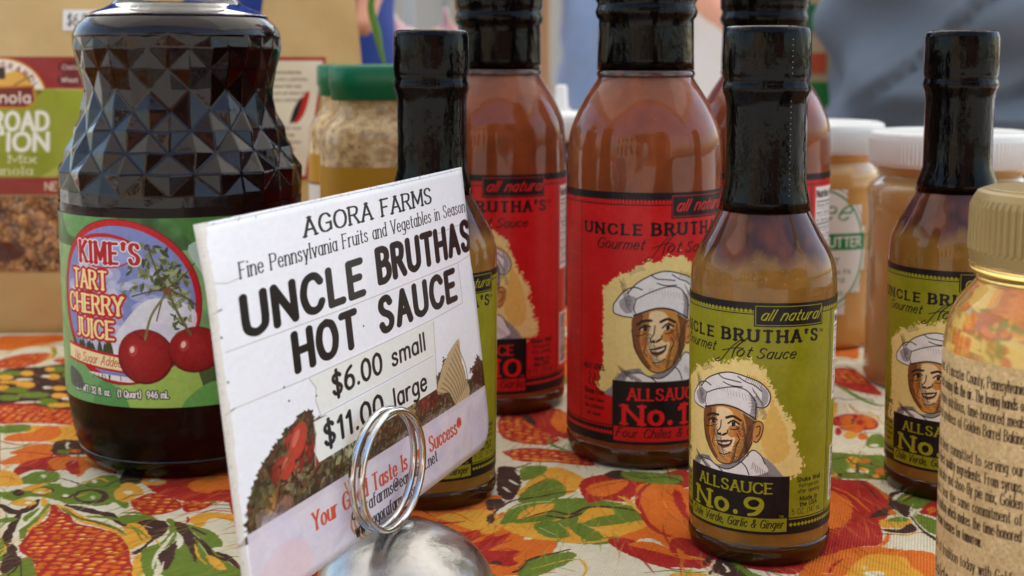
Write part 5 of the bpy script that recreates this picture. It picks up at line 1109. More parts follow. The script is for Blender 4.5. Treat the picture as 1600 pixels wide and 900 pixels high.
# ------------------------------------------------------------------ materials
def new_mat(name):
    m = bpy.data.materials.new(name); m.use_nodes = True
    return m, m.node_tree, m.node_tree.nodes['Principled BSDF']
def pbr(name, col, rough=.5, metal=0.0, coat=0.0, coat_r=.03, bump=0.0, bscale=200.0, var=0.0, vscale=60.0, col2=None, trans=0.0, ior=1.45, speck=None, detail=3, rvar=0.0, stretch=None):
    m, nt, p = new_mat(name); N, L = nt.nodes, nt.links
    p.inputs['Base Color'].default_value = col; p.inputs['Roughness'].default_value = rough; p.inputs['Metallic'].default_value = metal
    p.inputs['Coat Weight'].default_value = coat; p.inputs['Coat Roughness'].default_value = coat_r
    p.inputs['Transmission Weight'].default_value = trans; p.inputs['IOR'].default_value = ior
    tc = N.new('ShaderNodeTexCoord'); src = tc.outputs['Object']
    if stretch:
        mp = N.new('ShaderNodeMapping'); mp.inputs['Scale'].default_value = stretch; L.new(src, mp.inputs[0]); src = mp.outputs[0]
    if var or col2:
        nz = N.new('ShaderNodeTexNoise'); nz.inputs['Scale'].default_value = vscale; nz.inputs['Detail'].default_value = detail; L.new(src, nz.inputs[0])
        cr = N.new('ShaderNodeValToRGB'); c2 = col2 or tuple(min(1, v * (1 - var)) for v in col[:3]) + (1,)
        cr.color_ramp.elements[0].position = .36; cr.color_ramp.elements[0].color = c2; cr.color_ramp.elements[1].position = .62; cr.color_ramp.elements[1].color = col
        L.new(nz.outputs[0], cr.inputs[0]); out = cr.outputs[0]
        if speck:
            vz = N.new('ShaderNodeTexVoronoi'); vz.inputs['Scale'].default_value = speck[1]; L.new(src, vz.inputs[0])
            mr = N.new('ShaderNodeMath'); mr.operation = 'LESS_THAN'; mr.inputs[1].default_value = speck[2]; L.new(vz.outputs['Distance'], mr.inputs[0])
            mx = N.new('ShaderNodeMix'); mx.data_type = 'RGBA'; L.new(mr.outputs[0], mx.inputs['Factor']); L.new(out, mx.inputs['A']); mx.inputs['B'].default_value = speck[0]; out = mx.outputs['Result']
        L.new(out, p.inputs['Base Color'])
        if rvar:
            ma = N.new('ShaderNodeMath'); ma.operation = 'MULTIPLY_ADD'; ma.inputs[1].default_value = rvar; ma.inputs[2].default_value = rough - rvar / 2; L.new(nz.outputs[0], ma.inputs[0]); L.new(ma.outputs[0], p.inputs['Roughness'])
    if bump:
        nb = N.new('ShaderNodeTexNoise'); nb.inputs['Scale'].default_value = bscale; nb.inputs['Detail'].default_value = 4; L.new(src, nb.inputs[0])
        b = N.new('ShaderNodeBump'); b.inputs['Strength'].default_value = 1; b.inputs['Distance'].default_value = bump; L.new(nb.outputs[0], b.inputs['Height'])
        L.new(b.outputs[0], p.inputs['Normal'])
        if coat: L.new(b.outputs[0], p.inputs['Coat Normal'])
    return m
def print_mat(name, canvas, rough=.45, coat=0.0, bump=0.0, bscale=300.0, ext='EXTEND', trans=0.0):
    m, nt, p = new_mat(name); N, L = nt.nodes, nt.links
    t = N.new('ShaderNodeTexImage'); t.image = canvas.image(name); t.extension = ext; t.interpolation = 'Cubic'
    L.new(t.outputs[0], p.inputs['Base Color']); p.inputs['Roughness'].default_value = rough
    p.inputs['Coat Weight'].default_value = coat; p.inputs['Coat Roughness'].default_value = .08; p.inputs['Specular IOR Level'].default_value = .22
    if bump:
        tc = N.new('ShaderNodeTexCoord'); nb = N.new('ShaderNodeTexNoise'); nb.inputs['Scale'].default_value = bscale; L.new(tc.outputs['Object'], nb.inputs[0])
        b = N.new('ShaderNodeBump'); b.inputs['Distance'].default_value = bump; L.new(nb.outputs[0], b.inputs['Height']); L.new(b.outputs[0], p.inputs['Normal'])
        if coat: L.new(b.outputs[0], p.inputs['Coat Normal'])
    return m
def sauce_mat(name, low, high, fill, speckc):
    """cloudy sauce behind glass; above the fill line only a stained film on the glass is left"""
    m, nt, p = new_mat(name); N, L = nt.nodes, nt.links
    tc = N.new('ShaderNodeTexCoord'); sp = N.new('ShaderNodeSeparateXYZ'); L.new(tc.outputs['Object'], sp.inputs[0])
    nz = N.new('ShaderNodeTexNoise'); nz.inputs['Scale'].default_value = 85; nz.inputs['Detail'].default_value = 5; L.new(tc.outputs['Object'], nz.inputs[0])
    mp = N.new('ShaderNodeMapping'); mp.inputs['Scale'].default_value = (1, 1, .25); L.new(tc.outputs['Object'], mp.inputs[0])
    n2 = N.new('ShaderNodeTexNoise'); n2.inputs['Scale'].default_value = 130; n2.inputs['Detail'].default_value = 4; L.new(mp.outputs[0], n2.inputs[0])
    add = N.new('ShaderNodeMath'); add.operation = 'MULTIPLY_ADD'; add.inputs[1].default_value = .016; L.new(n2.outputs[0], add.inputs[0]); L.new(sp.outputs[2], add.inputs[2])
    mr = N.new('ShaderNodeMapRange'); mr.inputs['From Min'].default_value = fill * S + .005; mr.inputs['From Max'].default_value = fill * S + .0095; L.new(add.outputs[0], mr.inputs[0])
    cr = N.new('ShaderNodeValToRGB'); cr.color_ramp.elements[0].position = .38; cr.color_ramp.elements[0].color = tuple(v * .7 for v in low[:3]) + (1,); cr.color_ramp.elements[1].position = .64; cr.color_ramp.elements[1].color = low; L.new(nz.outputs[0], cr.inputs[0])
    vz = N.new('ShaderNodeTexVoronoi'); vz.inputs['Scale'].default_value = 420; L.new(tc.outputs['Object'], vz.inputs[0])
    lt = N.new('ShaderNodeMath'); lt.operation = 'LESS_THAN'; lt.inputs[1].default_value = .055; L.new(vz.outputs['Distance'], lt.inputs[0])
    mx = N.new('ShaderNodeMix'); mx.data_type = 'RGBA'; L.new(lt.outputs[0], mx.inputs['Factor']); L.new(cr.outputs[0], mx.inputs['A']); mx.inputs['B'].default_value = speckc
    c2 = N.new('ShaderNodeValToRGB'); c2.color_ramp.elements[0].position = .4; c2.color_ramp.elements[0].color = tuple(v * .3 for v in high[:3]) + (1,); c2.color_ramp.elements[1].position = .66; c2.color_ramp.elements[1].color = high; L.new(n2.outputs[0], c2.inputs[0])
    m2 = N.new('ShaderNodeMix'); m2.data_type = 'RGBA'; L.new(mr.outputs[0], m2.inputs['Factor']); L.new(mx.outputs['Result'], m2.inputs['A']); L.new(c2.outputs[0], m2.inputs['B'])
    L.new(m2.outputs['Result'], p.inputs['Base Color'])
    p.inputs['Roughness'].default_value = .75; p.inputs['Specular IOR Level'].default_value = .1
    p.inputs['Coat Weight'].default_value = 1; p.inputs['Coat Roughness'].default_value = .015; p.inputs['Coat IOR'].default_value = 1.38
    nb = N.new('ShaderNodeTexNoise'); nb.inputs['Scale'].default_value = 60; L.new(tc.outputs['Object'], nb.inputs[0])
    b = N.new('ShaderNodeBump'); b.inputs['Distance'].default_value = .00035; L.new(nb.outputs[0], b.inputs['Height']); L.new(b.outputs[0], p.inputs['Coat Normal'])
    return m

M = {}
# printed cloth: the print plus a ribbed twill weave and slack creases
def cloth_mat():
    c = paint_cloth(); m, nt, p = new_mat('printed_tablecloth'); N, L = nt.nodes, nt.links
    t = N.new('ShaderNodeTexImage'); t.image = c.image('tablecloth_print'); t.extension = 'REPEAT'; t.interpolation = 'Cubic'
    tc = N.new('ShaderNodeTexCoord')
    def wave(ang, sc):
        mp = N.new('ShaderNodeMapping'); mp.inputs['Rotation'].default_value = (0, 0, math.radians(ang)); L.new(tc.outputs['Object'], mp.inputs[0])
        w = N.new('ShaderNodeTexWave'); w.inputs['Scale'].default_value = sc; w.inputs['Distortion'].default_value = .6; w.inputs['Detail'].default_value = 2; w.inputs['Detail Scale'].default_value = 3; L.new(mp.outputs[0], w.inputs[0]); return w
    w1, w2 = wave(18, 330), wave(108, 520)
    mu = N.new('ShaderNodeMath'); mu.operation = 'MULTIPLY_ADD'; mu.inputs[1].default_value = .35; L.new(w2.outputs['Fac'], mu.inputs[0]); L.new(w1.outputs['Fac'], mu.inputs[2])
    b1 = N.new('ShaderNodeBump'); b1.inputs['Distance'].default_value = .00014; b1.inputs['Strength'].default_value = .9; L.new(mu.outputs[0], b1.inputs['Height'])
    nz = N.new('ShaderNodeTexNoise'); nz.inputs['Scale'].default_value = 14; nz.inputs['Detail'].default_value = 3; L.new(tc.outputs['Object'], nz.inputs[0])
    b2 = N.new('ShaderNodeBump'); b2.inputs['Distance'].default_value = .03; b2.inputs['Strength'].default_value = .5; L.new(nz.outputs[0], b2.inputs['Height']); L.new(b1.outputs[0], b2.inputs['Normal'])
    L.new(b2.outputs[0], p.inputs['Normal'])
    hs = N.new('ShaderNodeMix'); hs.data_type = 'RGBA'; hs.blend_type = 'MULTIPLY'; hs.inputs['Factor'].default_value = .08
    L.new(t.outputs[0], hs.inputs['A']); L.new(mu.outputs[0], hs.inputs['B']); L.new(hs.outputs['Result'], p.inputs['Base Color'])
    p.inputs['Roughness'].default_value = .85; p.inputs['Specular IOR Level'].default_value = .08
    
    return m
M['cloth'] = cloth_mat()
GREEN, RED = srgb(143, 141, 24), srgb(200, 26, 28)
M['lab_green'] = print_mat('green_sauce_label', paint_sauce(GREEN, '9', 'Chile Verde, Garlic & Ginger', '5 OZ. (147 mL)', 0, 73, 23.2, 1, 1, 0, 0), .4, .06, .00008, 90)
M['lab_red'] = print_mat('red_sauce_label', paint_sauce(RED, '10', 'Four Chiles & Garlic', '12 OZ. (355 mL)', 0, 97.5, 30.7, 1.2, 1.25, 2, -4), .4, .06, .0001, 70)
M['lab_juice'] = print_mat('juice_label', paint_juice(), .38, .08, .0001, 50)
M['card'] = print_mat('laminated_card_print', paint_card(), .35, .15, .0004, 28)
M['lab_honey'] = print_mat('speckled_paper_label', paint_honey(), .7)
M['lab_pouch'] = print_mat('pouch_print', paint_pouch(), .35, .2, .0004, 40)
M['granola'] = print_mat('granola_window', paint_granola(), .5, .8, .0008, 60)
M['lab_butter'] = print_mat('oval_label', paint_butter(), .4)
M['lab_mustard'] = print_mat('mustard_label', paint_mustard(), .45)
M['lab_back'] = print_mat('back_label', paint_backlabel(), .45)
M['price'] = print_mat('price_sticker', paint_price('$6.50'), .5)
M['price2'] = print_mat('small_price_sticker', paint_price('$3'), .5)
M['sauce_green'] = sauce_mat('green_chile_sauce', rgb(140, 98, 38), rgb(106, 52, 26), 97, rgb(206, 164, 92))
M['sauce_red'] = sauce_mat('red_chile_sauce', rgb(134, 64, 28), rgb(110, 50, 24), 150, rgb(190, 110, 50))
M['seal'] = pbr('black_shrink_wrap', rgb(11, 8, 8), .11, coat=.0, bump=.0009, bscale=170, var=.5, vscale=50, stretch=(1, 1, .35))
M['seal'].node_tree.nodes['Principled BSDF'].inputs['Specular IOR Level'].default_value = .17
M['foot_dark'] = pbr('dark_glass_foot', rgb(150, 110, 78), .04, trans=1.0, ior=1.5, bump=.0003, bscale=90)
M['foot_clear'] = pbr('clear_glass_foot', rgb(216, 214, 180), .03, trans=1.0, ior=1.5, bump=.0006, bscale=80)
M['juice'] = pbr('dark_cherry_juice_in_glass', rgb(22, 6, 6), .16, coat=.5, coat_r=.02, bump=.0002, bscale=120, var=.5, vscale=25)
M['juice_low'] = pbr('dark_juice_behind_thick_glass', rgb(30, 9, 8), .25, coat=.12, coat_r=.05, bump=.0003, bscale=90, var=.5, vscale=25)
for k_ in ('juice', 'juice_low'): M[k_].node_tree.nodes['Principled BSDF'].inputs['Specular IOR Level'].default_value = .12
M['glass'] = pbr('clear_glass', (.96, .97, .95, 1), .01, trans=1.0, ior=1.5)
M['amberfoot'] = pbr('thick_glass_foot_over_juice', rgb(120, 52, 34), .04, trans=1.0, ior=1.5)
M['syrup'] = pbr('golden_syrup', rgb(250, 216, 132), .05, trans=.8, ior=1.44)
M['goldcap'] = pbr('gold_cap_plastic', rgb(154, 130, 80), .4, metal=.2, bump=.0001, bscale=300, var=.12, vscale=30)
M['chrome'] = pbr('worn_chrome', rgb(186, 184, 180), .3, metal=1, bump=.0008, bscale=80, var=.35, vscale=70, rvar=.34)
M['wire'] = pbr('polished_wire', rgb(206, 206, 204), .12, metal=1, bump=.00005, bscale=400)
M['wiredull'] = pbr('pin_hole_glint', rgb(150, 150, 150), .4)
M['kraft'] = pbr('kraft_paper', rgb(204, 172, 112), .5, var=.12, vscale=14, bump=.005, bscale=16, coat=.25, coat_r=.3)
M['whitelid'] = pbr('white_lid_plastic', rgb(226, 227, 221), .35, bump=.0002, bscale=60)
M['greenlid'] = pbr('green_lid_plastic', rgb(18, 112, 72), .32)
M['butter'] = pbr('peanut_butter_in_jar', rgb(200, 150, 72), .5, coat=1, coat_r=.03, var=.15, vscale=30, bump=.0004, bscale=45)
M['butter_dark'] = pbr('tan_spread_in_jar', rgb(174, 138, 80), .5, coat=1, coat_r=.05, var=.15, vscale=20, bump=.0004, bscale=45)
M['jam'] = pbr('dark_jam_in_jar', rgb(52, 22, 34), .3, coat=1, coat_r=.03)
M['seedmustard'] = pbr('seed_mustard_in_jar', rgb(216, 182, 122), .6, coat=.7, coat_r=.05, col2=rgb(164, 124, 70), vscale=240, speck=(rgb(116, 70, 34), 420, .16))
M['skin'] = pbr('skin', rgb(196, 138, 112), .55, var=.1, vscale=20)
M['hair'] = pbr('hair', rgb(46, 34, 28), .6, bump=.002, bscale=120)
M['slate'] = pbr('slate_cotton', rgb(98, 112, 128), .85, var=.1, vscale=9, bump=.002, bscale=9)
M['royal'] = pbr('royal_blue_cotton', rgb(30, 62, 150), .8, var=.15, vscale=9, bump=.002, bscale=12)
M['sky_shirt'] = pbr('light_blue_cotton', rgb(122, 140, 172), .85, var=.15, vscale=9, bump=.003, bscale=12)
M['white_shirt'] = pbr('white_cotton', rgb(205, 202, 200), .85, bump=.003, bscale=12)
M['denim'] = pbr('dark_denim', rgb(52, 58, 74), .9, var=.2, vscale=20)
M['wood'] = pbr('weathered_wood', rgb(150, 122, 92), .7, var=.3, vscale=12, stretch=(6, 6, .5), bump=.001, bscale=60)
M['tabletop'] = pbr('grey_table_plastic', rgb(180, 178, 172), .5)
M['steel'] = pbr('painted_steel', rgb(150, 152, 155), .35, metal=.6)
M['asphalt'] = pbr('worn_concrete_paving', (.3, .29, .27, 1), .9, var=.3, vscale=8, bump=.004, bscale=90)
M['canvas'] = None
def canvas_mat():
    m, nt, p = new_mat('tan_tent_canvas'); N, L = nt.nodes, nt.links
    p.inputs['Base Color'].default_value = (.5, .46, .4, 1); p.inputs['Roughness'].default_value = .8
    tr = N.new('ShaderNodeBsdfTranslucent'); tr.inputs[0].default_value = (.66, .64, .6, 1)
    mx = N.new('ShaderNodeMixShader'); mx.inputs[0].default_value = .5
    L.new(p.outputs[0], mx.inputs[1]); L.new(tr.outputs[0], mx.inputs[2]); L.new(mx.outputs[0], N['Material Output'].inputs[0]); return m
M['canvas'] = canvas_mat()
M['white_canvas'] = pbr('white_tent_cloth', (.5, .48, .45, 1), .8)
M['tan_wall'] = pbr('tan_render', rgb(188, 166, 138), .85, var=.15, vscale=.6)
M['brick_wall'] = pbr('brown_brick', rgb(140, 92, 72), .85, var=.2, vscale=2)
M['window'] = pbr('window_glass', rgb(40, 48, 56), .1, coat=.5)
M['foliage'] = pbr('foliage', (.05, .085, .03, 1), .7, var=.4, vscale=6)
M['bark'] = pbr('bark', rgb(92, 74, 58), .9, var=.3, vscale=10)
M['squash'] = pbr('yellow_squash_skin', rgb(222, 186, 110), .45, var=.1, vscale=20)
M['garlic'] = pbr('garlic_skin', rgb(228, 214, 208), .5, col2=rgb(186, 130, 134), vscale=40)
M['stem'] = pbr('green_leaf', rgb(92, 140, 48), .5, var=.2, vscale=40)
M['whiteplastic'] = pbr('white_plastic', rgb(232, 232, 230), .4)
M['sackprint'] = pbr('green_ink', rgb(34, 130, 62), .6)
M['redprint'] = pbr('red_ink', rgb(200, 84, 52), .6)
M['sack'] = pbr('cream_sack_paper', rgb(206, 184, 148), .8, var=.15, vscale=12)

# ------------------------------------------------------------------ ground and far surroundings
ground = obj('ground', [(-60, -60, -.75), (60, -60, -.75), (60, 60, -.75), (-60, 60, -.75)], [(0, 1, 2, 3)], M['asphalt'], smooth=False, scale=1.0)
tag(ground, kind='structure')

def building(x0, x1, y0, y1, h, wallm, label, rows, cols, face):
    t = empty('street_building', (x0 + x1) * 500, (y0 + y1) * 500, -750)
    tag(t, label, 'building')
    cx, cy = (x0 + x1) / 2, (y0 + y1) / 2
    box('wall', x0 - cx, x1 - cx, y0 - cy, y1 - cy, 0, h, wallm, t, scale=1)
    box('roof', x0 - cx - .2, x1 - cx + .2, y0 - cy - .2, y1 - cy + .2, h + .003, h + .3, M['tan_wall'], t, scale=1)
    yf = (y1 - cy + .003) if face > 0 else (y0 - cy - .003)
    first = None
    for r in range(rows):
        for c in range(cols):
            wx = x0 - cx + (c + .5) * (x1 - x0) / cols; wz = 1.2 + r * 3
            a, b = (yf, yf + .05) if face > 0 else (yf - .05, yf)
            if first is None:
                first = box('window', -.5, .5, -.03, .03, 0, 1.6, M['window'], t, scale=1); w = first
            else:
                w = first.copy(); COL.objects.link(w); w.parent = t
            w.location = (wx, (a + b) / 2, wz)
    return t
building(-16, -3, -20, -14, 7.0, M['tan_wall'], 'two storey tan rendered building across the street with dark windows', 2, 5, 1)
building(-1, 11, -23, -17, 9.5, M['brick_wall'], 'three storey brown brick building across the street', 3, 5, 1)
building(-14, 10, 24, 30, 8.5, M['tan_wall'], 'wide pale tan building far behind the market stalls', 2, 8, -1)

def tree(x, y, h, label):
    t = empty('street_tree', x * 1000, y * 1000, -750); tag(t, label, 'tree', 'trees along the street')
    P = [(0, 0, 0), (60, 20, h * 250), (-40, 30, h * 480), (30, -20, h * 620)]
    tube('trunk', P, [150, 120, 100, 60], M['bark'], t, 10)
    V, F = [], []
    for k in range(5200):
        a = rnd.uniform(0, 6.28); q = rnd.gauss(0, 1); cl = k % 14
        cxx = math.cos(cl * 2.4) * h * .17; cyy = math.sin(cl * 2.4) * h * .17; cz = h * (.5 + .035 * cl)
        p = Vector((cxx + rnd.gauss(0, h * .075), cyy + rnd.gauss(0, h * .075), cz + rnd.gauss(0, h * .06))) * 1000
        d1 = Vector((rnd.gauss(0, 1), rnd.gauss(0, 1), rnd.gauss(0, 1))).normalized() * 110; d2 = d1.orthogonal().normalized() * 60
        n = len(V); V += [tuple(p - d1), tuple(p + d2), tuple(p + d1), tuple(p - d2)]; F.append((n, n + 1, n + 2, n + 3))
    obj('crown', V, F, M['foliage'], t, False)
tree(-2.2, -11, 6.5, 'leafy green street tree across the road behind the stall, the left one')
tree(4.6, -12, 7.5, 'taller leafy green street tree across the road behind the stall, the right one')

# unseen canopy, added to shade the stall and tint the bottles' reflections
tent = empty('shade_canopy', 0, 900, -750); tag(tent, 'unseen tan canvas canopy on four steel poles, added over the stall for shade', 'canopy')
X1, Ya, Yb, zt = 1600, -1150, 1500, 2150
ap = (0, (Ya + Yb) / 2, 3000)
obj('roof', [(-X1, Ya, zt), (X1, Ya, zt), (X1, Yb, zt), (-X1, Yb, zt), ap], [(0, 1, 4), (1, 2, 4), (2, 3, 4), (3, 0, 4)], M['canvas'], tent, False)
for nm, a, b in (('valance', (-X1, Ya), (X1, Ya)), ('valance', (X1, Ya), (X1, Yb)), ('valance', (X1, Yb), (-X1, Yb)), ('valance', (-X1, Yb), (-X1, Ya))):
    V = []; n = 40
    for i in range(n + 1):
        f = i / n; x = a[0] + (b[0] - a[0]) * f; y = a[1] + (b[1] - a[1]) * f
        V += [(x, y, zt), (x, y, zt - 180 - 50 * abs(math.sin(f * math.pi * 10)))]
    obj(nm, V, [(2 * i, 2 * i + 2, 2 * i + 3, 2 * i + 1) for i in range(n)], M['canvas'], tent, False)
for sx in (-1, 1):
    for yy in (Ya + 30, Yb - 30): tube('pole', [(sx * (X1 - 30), yy, 0), (sx * (X1 - 30), yy, zt)], 16, M['steel'], tent, 12, smooth_path=False)

# neighbouring stalls behind
def back_tent(x, y, label):
    t = empty('market_tent', x, y, -750); tag(t, label, 'tent', 'tents of the stalls behind')
    w = 1500
    obj('roof', [(-w, -w, 2250), (w, -w, 2250), (w, w, 2250), (-w, w, 2250), (0, 0, 3100)], [(0, 1, 4), (1, 2, 4), (2, 3, 4), (3, 0, 4)], M['white_canvas'], t, False)
    obj('back_wall', [(-w, w, 0), (w, w, 0), (w, w, 2250), (-w, w, 2250)], [(0, 1, 2, 3)], M['white_canvas'], t, False)
    for sx in (-1, 1):
        for sy in (-1, 1): tube('pole', [(sx * w, sy * w * .99, 0), (sx * w, sy * w * .99, 2250)], 20, M['steel'], t, 10, smooth_path=False)
back_tent(-1900, 6500, 'white market tent standing behind the stalls, the left of two')
back_tent(1500, 6900, 'white market tent standing behind the stalls, the right of two')

# ------------------------------------------------------------------ table and cloth
tb = empty('folding_table', 0, 560, -750); tag(tb, 'grey folding table under the flowered cloth', 'table')
box('tabletop', -880, 880, -410, 410, 705, 747, M['tabletop'], tb, 4)
for sx in (-1, 1):
    for sy in (-1, 1): tube('leg', [(sx * 780, sy * 330, 0), (sx * 760, sy * 330, 706)], 14, M['steel'], tb, 12, smooth_path=False)
V, U, F = [], [], []
xs = np.concatenate([[-888.5, -888], np.linspace(-880, 880, 89), [888, 888.5]]); ys = np.concatenate([[141.5, 142], np.linspace(150, 970, 60), [978, 978.5]])
for j, y in enumerate(ys):
    for i, x in enumerate(xs):
        dx = 1 if i in (0, len(xs) - 1) else 0; dy = 1 if j in (0, len(ys) - 1) else 0
        edge = i in (1, len(xs) - 2) or j in (1, len(ys) - 2)
        z = 0.0
        if dx or dy: z = -250
        elif edge: z = -3
        ox = (20 * math.sin(y * .03) + (20 if x > 0 else -20) if dx else 0); oy = (20 * math.sin(x * .03) + (20 if y > 500 else -20) if dy else 0)
        V.append((x + ox, y + oy, z)); U.append(((x + (-250 if x < 0 else 250) * dx + 300) / 640, (y + (-250 if y < 500 else 250) * dy - 205) / 640))
nx_ = len(xs)
for j in range(len(ys) - 1):
    for i in range(nx_ - 1): F.append((j * nx_ + i, j * nx_ + i + 1, (j + 1) * nx_ + i + 1, (j + 1) * nx_ + i))
tag(obj('tablecloth', V, F, M['cloth'], None, True, U), 'cream tablecloth printed with orange pumpkins, red maize cobs and green leaves', 'tablecloth')

# ------------------------------------------------------------------ hot sauce bottles
def sauce_bottle(name, x, y, rot, kind, label, group, wrap=1.0):
    t = empty(name, x, y, 0, rot); tag(t, label, 'bottle', group)
    if kind == 'small':
        body = [(19.5, .5), (21.3, 1.5), (22.2, 4), (22.4, 8), (22.5, 12), (23.2, 84), (23.2, 88)] + curve_prof([(23.2, 88), (22.6, 93), (20.6, 98), (17.8, 103), (15.4, 107.5), (13.2, 112), (11.8, 118), (11.2, 146)])[1:]
        lathe('glass_body', body, M['sauce_green'], t, 112)
        lathe('glass_foot', [(17.0, 0), (20.9, .2), (22.1, 1.4), (22.75, 4), (22.8, 6.2), (22.45, 7.0)], M['foot_dark'], t, 96)
        band('label', 22.68, 23.38, 11, 84, 2 * math.pi * 23.2, 73, M['lab_green'], t)
        w = wrap
        sp = [(13.4, 111.5), (14.5, 110.2), (14.0, 113.5), (13.0 * w, 119), (12.9 * w, 130), (12.9 * w, 143), (13.3 * w, 146), (13.9 * w, 147.4), (14.15 * w, 148.8), (13.8 * w, 150.2), (13.45 * w, 151.2), (13.9 * w, 152.6), (14.05 * w, 155), (13.95 * w, 165.6), (13.6 * w, 167.4), (12.6 * w, 168.2), (11.8 * w, 167.6)]
        sl = lathe('shrink_seal', sp, M['seal'], t, 120, wob=.006)
        dots_v, dots_f = [], []
        for k in range(30):
            z = 114 + k * 1.72
            if 145 < z < 153: continue
            a = math.radians(-68); r = (13.72 if z < 146 else 14.1) * w + .05
            c = Vector((r * math.cos(a), r * math.sin(a), z)); tt = Vector((-math.sin(a), math.cos(a), 0)); n = len(dots_v)
            dots_v += [tuple(c + tt * .16), tuple(c + Vector((0, 0, .2))), tuple(c - tt * .16), tuple(c - Vector((0, 0, .2)))]; dots_f.append((n, n + 1, n + 2, n + 3))
        if wrap > .97: obj('perforation', dots_v, dots_f, M['wiredull'], sl, False)
    else:
        body = [(26, .5), (28.6, 1.6), (29.8, 4), (30.3, 8.5), (30.4, 12), (30.7, 90), (30.7, 110)] + curve_prof([(30.7, 110), (30.6, 121), (29.9, 129), (27.9, 135), (25.0, 141), (22.0, 146), (19.4, 150), (18.4, 152.5), (18.0, 155), (17.9, 178)])[1:]
        lathe('glass_body', body, M['sauce_red'], t, 128)
        lathe('glass_foot', [(23, 0), (28.0, .2), (29.7, 1.6), (30.55, 4.5), (30.65, 7.6), (30.2, 8.4)], M['foot_clear'], t, 112)
        lathe('neck_ring', [(18.2, 150.6), (19.2, 151.2), (19.5, 152.3), (19.2, 153.5), (18.3, 154)], M['glass'], t, 96)
        band('label', 30.66, 30.9, 10.5, 108, 2 * math.pi * 30.7, 97.5, M['lab_red'], t)
        sp = [(18.6, 154.2), (19.2, 153.9), (19.1, 158), (18.8, 170), (18.7, 173.5), (19.7, 174.8), (20.2, 176.8), (19.5, 178.6), (19.2, 179.8), (20.0, 181.2), (20.1, 184), (19.9, 196), (19.2, 198.4), (17.8, 199)]
        lathe('shrink_seal', sp, M['seal'], t, 120, wob=.006)
    return t
GS, GL = 'small green-labelled hot sauce bottles', 'large red-labelled hot sauce bottles'
def face(x, y, th=0): return 0.0
sauce_bottle('hot_sauce_bottle', 80.8, 407, 0, 'small', 'small olive green labelled hot sauce bottle, frontmost bottle with its whole chef label in view', GS, .985)
sauce_bottle('hot_sauce_bottle', -28.6, 457, math.radians(27), 'small', 'small green labelled sauce bottle mostly hidden behind the white price card', GS, .96)
sauce_bottle('hot_sauce_bottle', 162.3, 465, math.radians(3), 'small', 'small green labelled sauce bottle partly behind the gold capped syrup jar', GS, .93)
sauce_bottle('hot_sauce_bottle', 53.0, 510, math.radians(38), 'large', 'large red labelled hot sauce bottle in the middle, chef face and heat level in view', GL)
sauce_bottle('hot_sauce_bottle', -6.0, 586, math.radians(11), 'large', 'large red labelled hot sauce bottle between the white card and the middle red bottle', GL)
sauce_bottle('hot_sauce_bottle', 115.0, 588, math.radians(-13), 'large', 'large red labelled hot sauce bottle hidden behind the front green labelled bottle', GL)

# ------------------------------------------------------------------ cherry juice bottle
jb = empty('juice_bottle', -131.5, 508, 0, math.radians(-8)); tag(jb, 'big dark cherry juice bottle with diamond faceted waist and cherry label', 'bottle')
prof_k = spline([(46.8, 103), (47.0, 108), (46.6, 113), (45.0, 118), (42.2, 124), (39.6, 130), (37.4, 136), (36.0, 142), (36.6, 149), (38.2, 155), (39.6, 160), (40.0, 165), (38.8, 170), (35.2, 174), (30.0, 177.5)], 8)
rk = lambda z: float(np.interp(z, prof_k[:, 1], prof_k[:, 0]))
prof = [(32, .6), (38, 1.8), (42.6, 9), (44.8, 18), (45.6, 26), (46.2, 34), (46.7, 60), (46.8, 100), (46.9, 104)]
lathe('juice_body', prof, M['juice_low'], jb, 128, top=False)
lathe('glass_foot', [(28, 0), (37.0, .2), (40.2, 3.4), (42.4, 7.5), (41.8, 8.6), (38, 3.0)], M['amberfoot'], jb, 112)
V, F = [], []
rows_z = [104, 108.3, 116.0, 123.7, 131.4, 139.1, 146.8, 154.5, 162.2, 166.5]; NC = 32; ring = []
for j, z in enumerate(rows_z):
    for i in range(NC):
        a = 2 * math.pi * (i + .5) / NC; r = rk(z)
        if 1 < j < len(rows_z) - 1 and (i + j) % 2: r += 1.8 if z < 135 else (1.2 if z < 146 else .3)
        elif 1 < j < len(rows_z) - 1: r -= .35
        a += rnd.gauss(0, .007); r += rnd.gauss(0, .16); z_ = z + rnd.gauss(0, .25)
        V.append((r * math.cos(a), r * math.sin(a), z_))
for j in range(len(rows_z) - 1):
    for i in range(NC):
        i2 = (i + 1) % NC; a, b, c, d = j * NC + i, j * NC + i2, (j + 1) * NC + i2, (j + 1) * NC + i
        if (i + j) % 2: F += [(a, b, d), (b, c, d)] if False else [(a, c, d), (a, b, c)]
        else: F += [(a, b, d), (b, c, d)]
# centre to corner edges radiate from the raised points
F = []
for j in range(len(rows_z) - 1):
    for i in range(NC):
        i2 = (i + 1) % NC; a, b, c, d = j * NC + i, j * NC + i2, (j + 1) * NC + i2, (j + 1) * NC + i
        if (i + j) % 2 == 0: F += [(a, b, d), (b, c, d)]
        else: F += [(a, b, c), (a, c, d)]
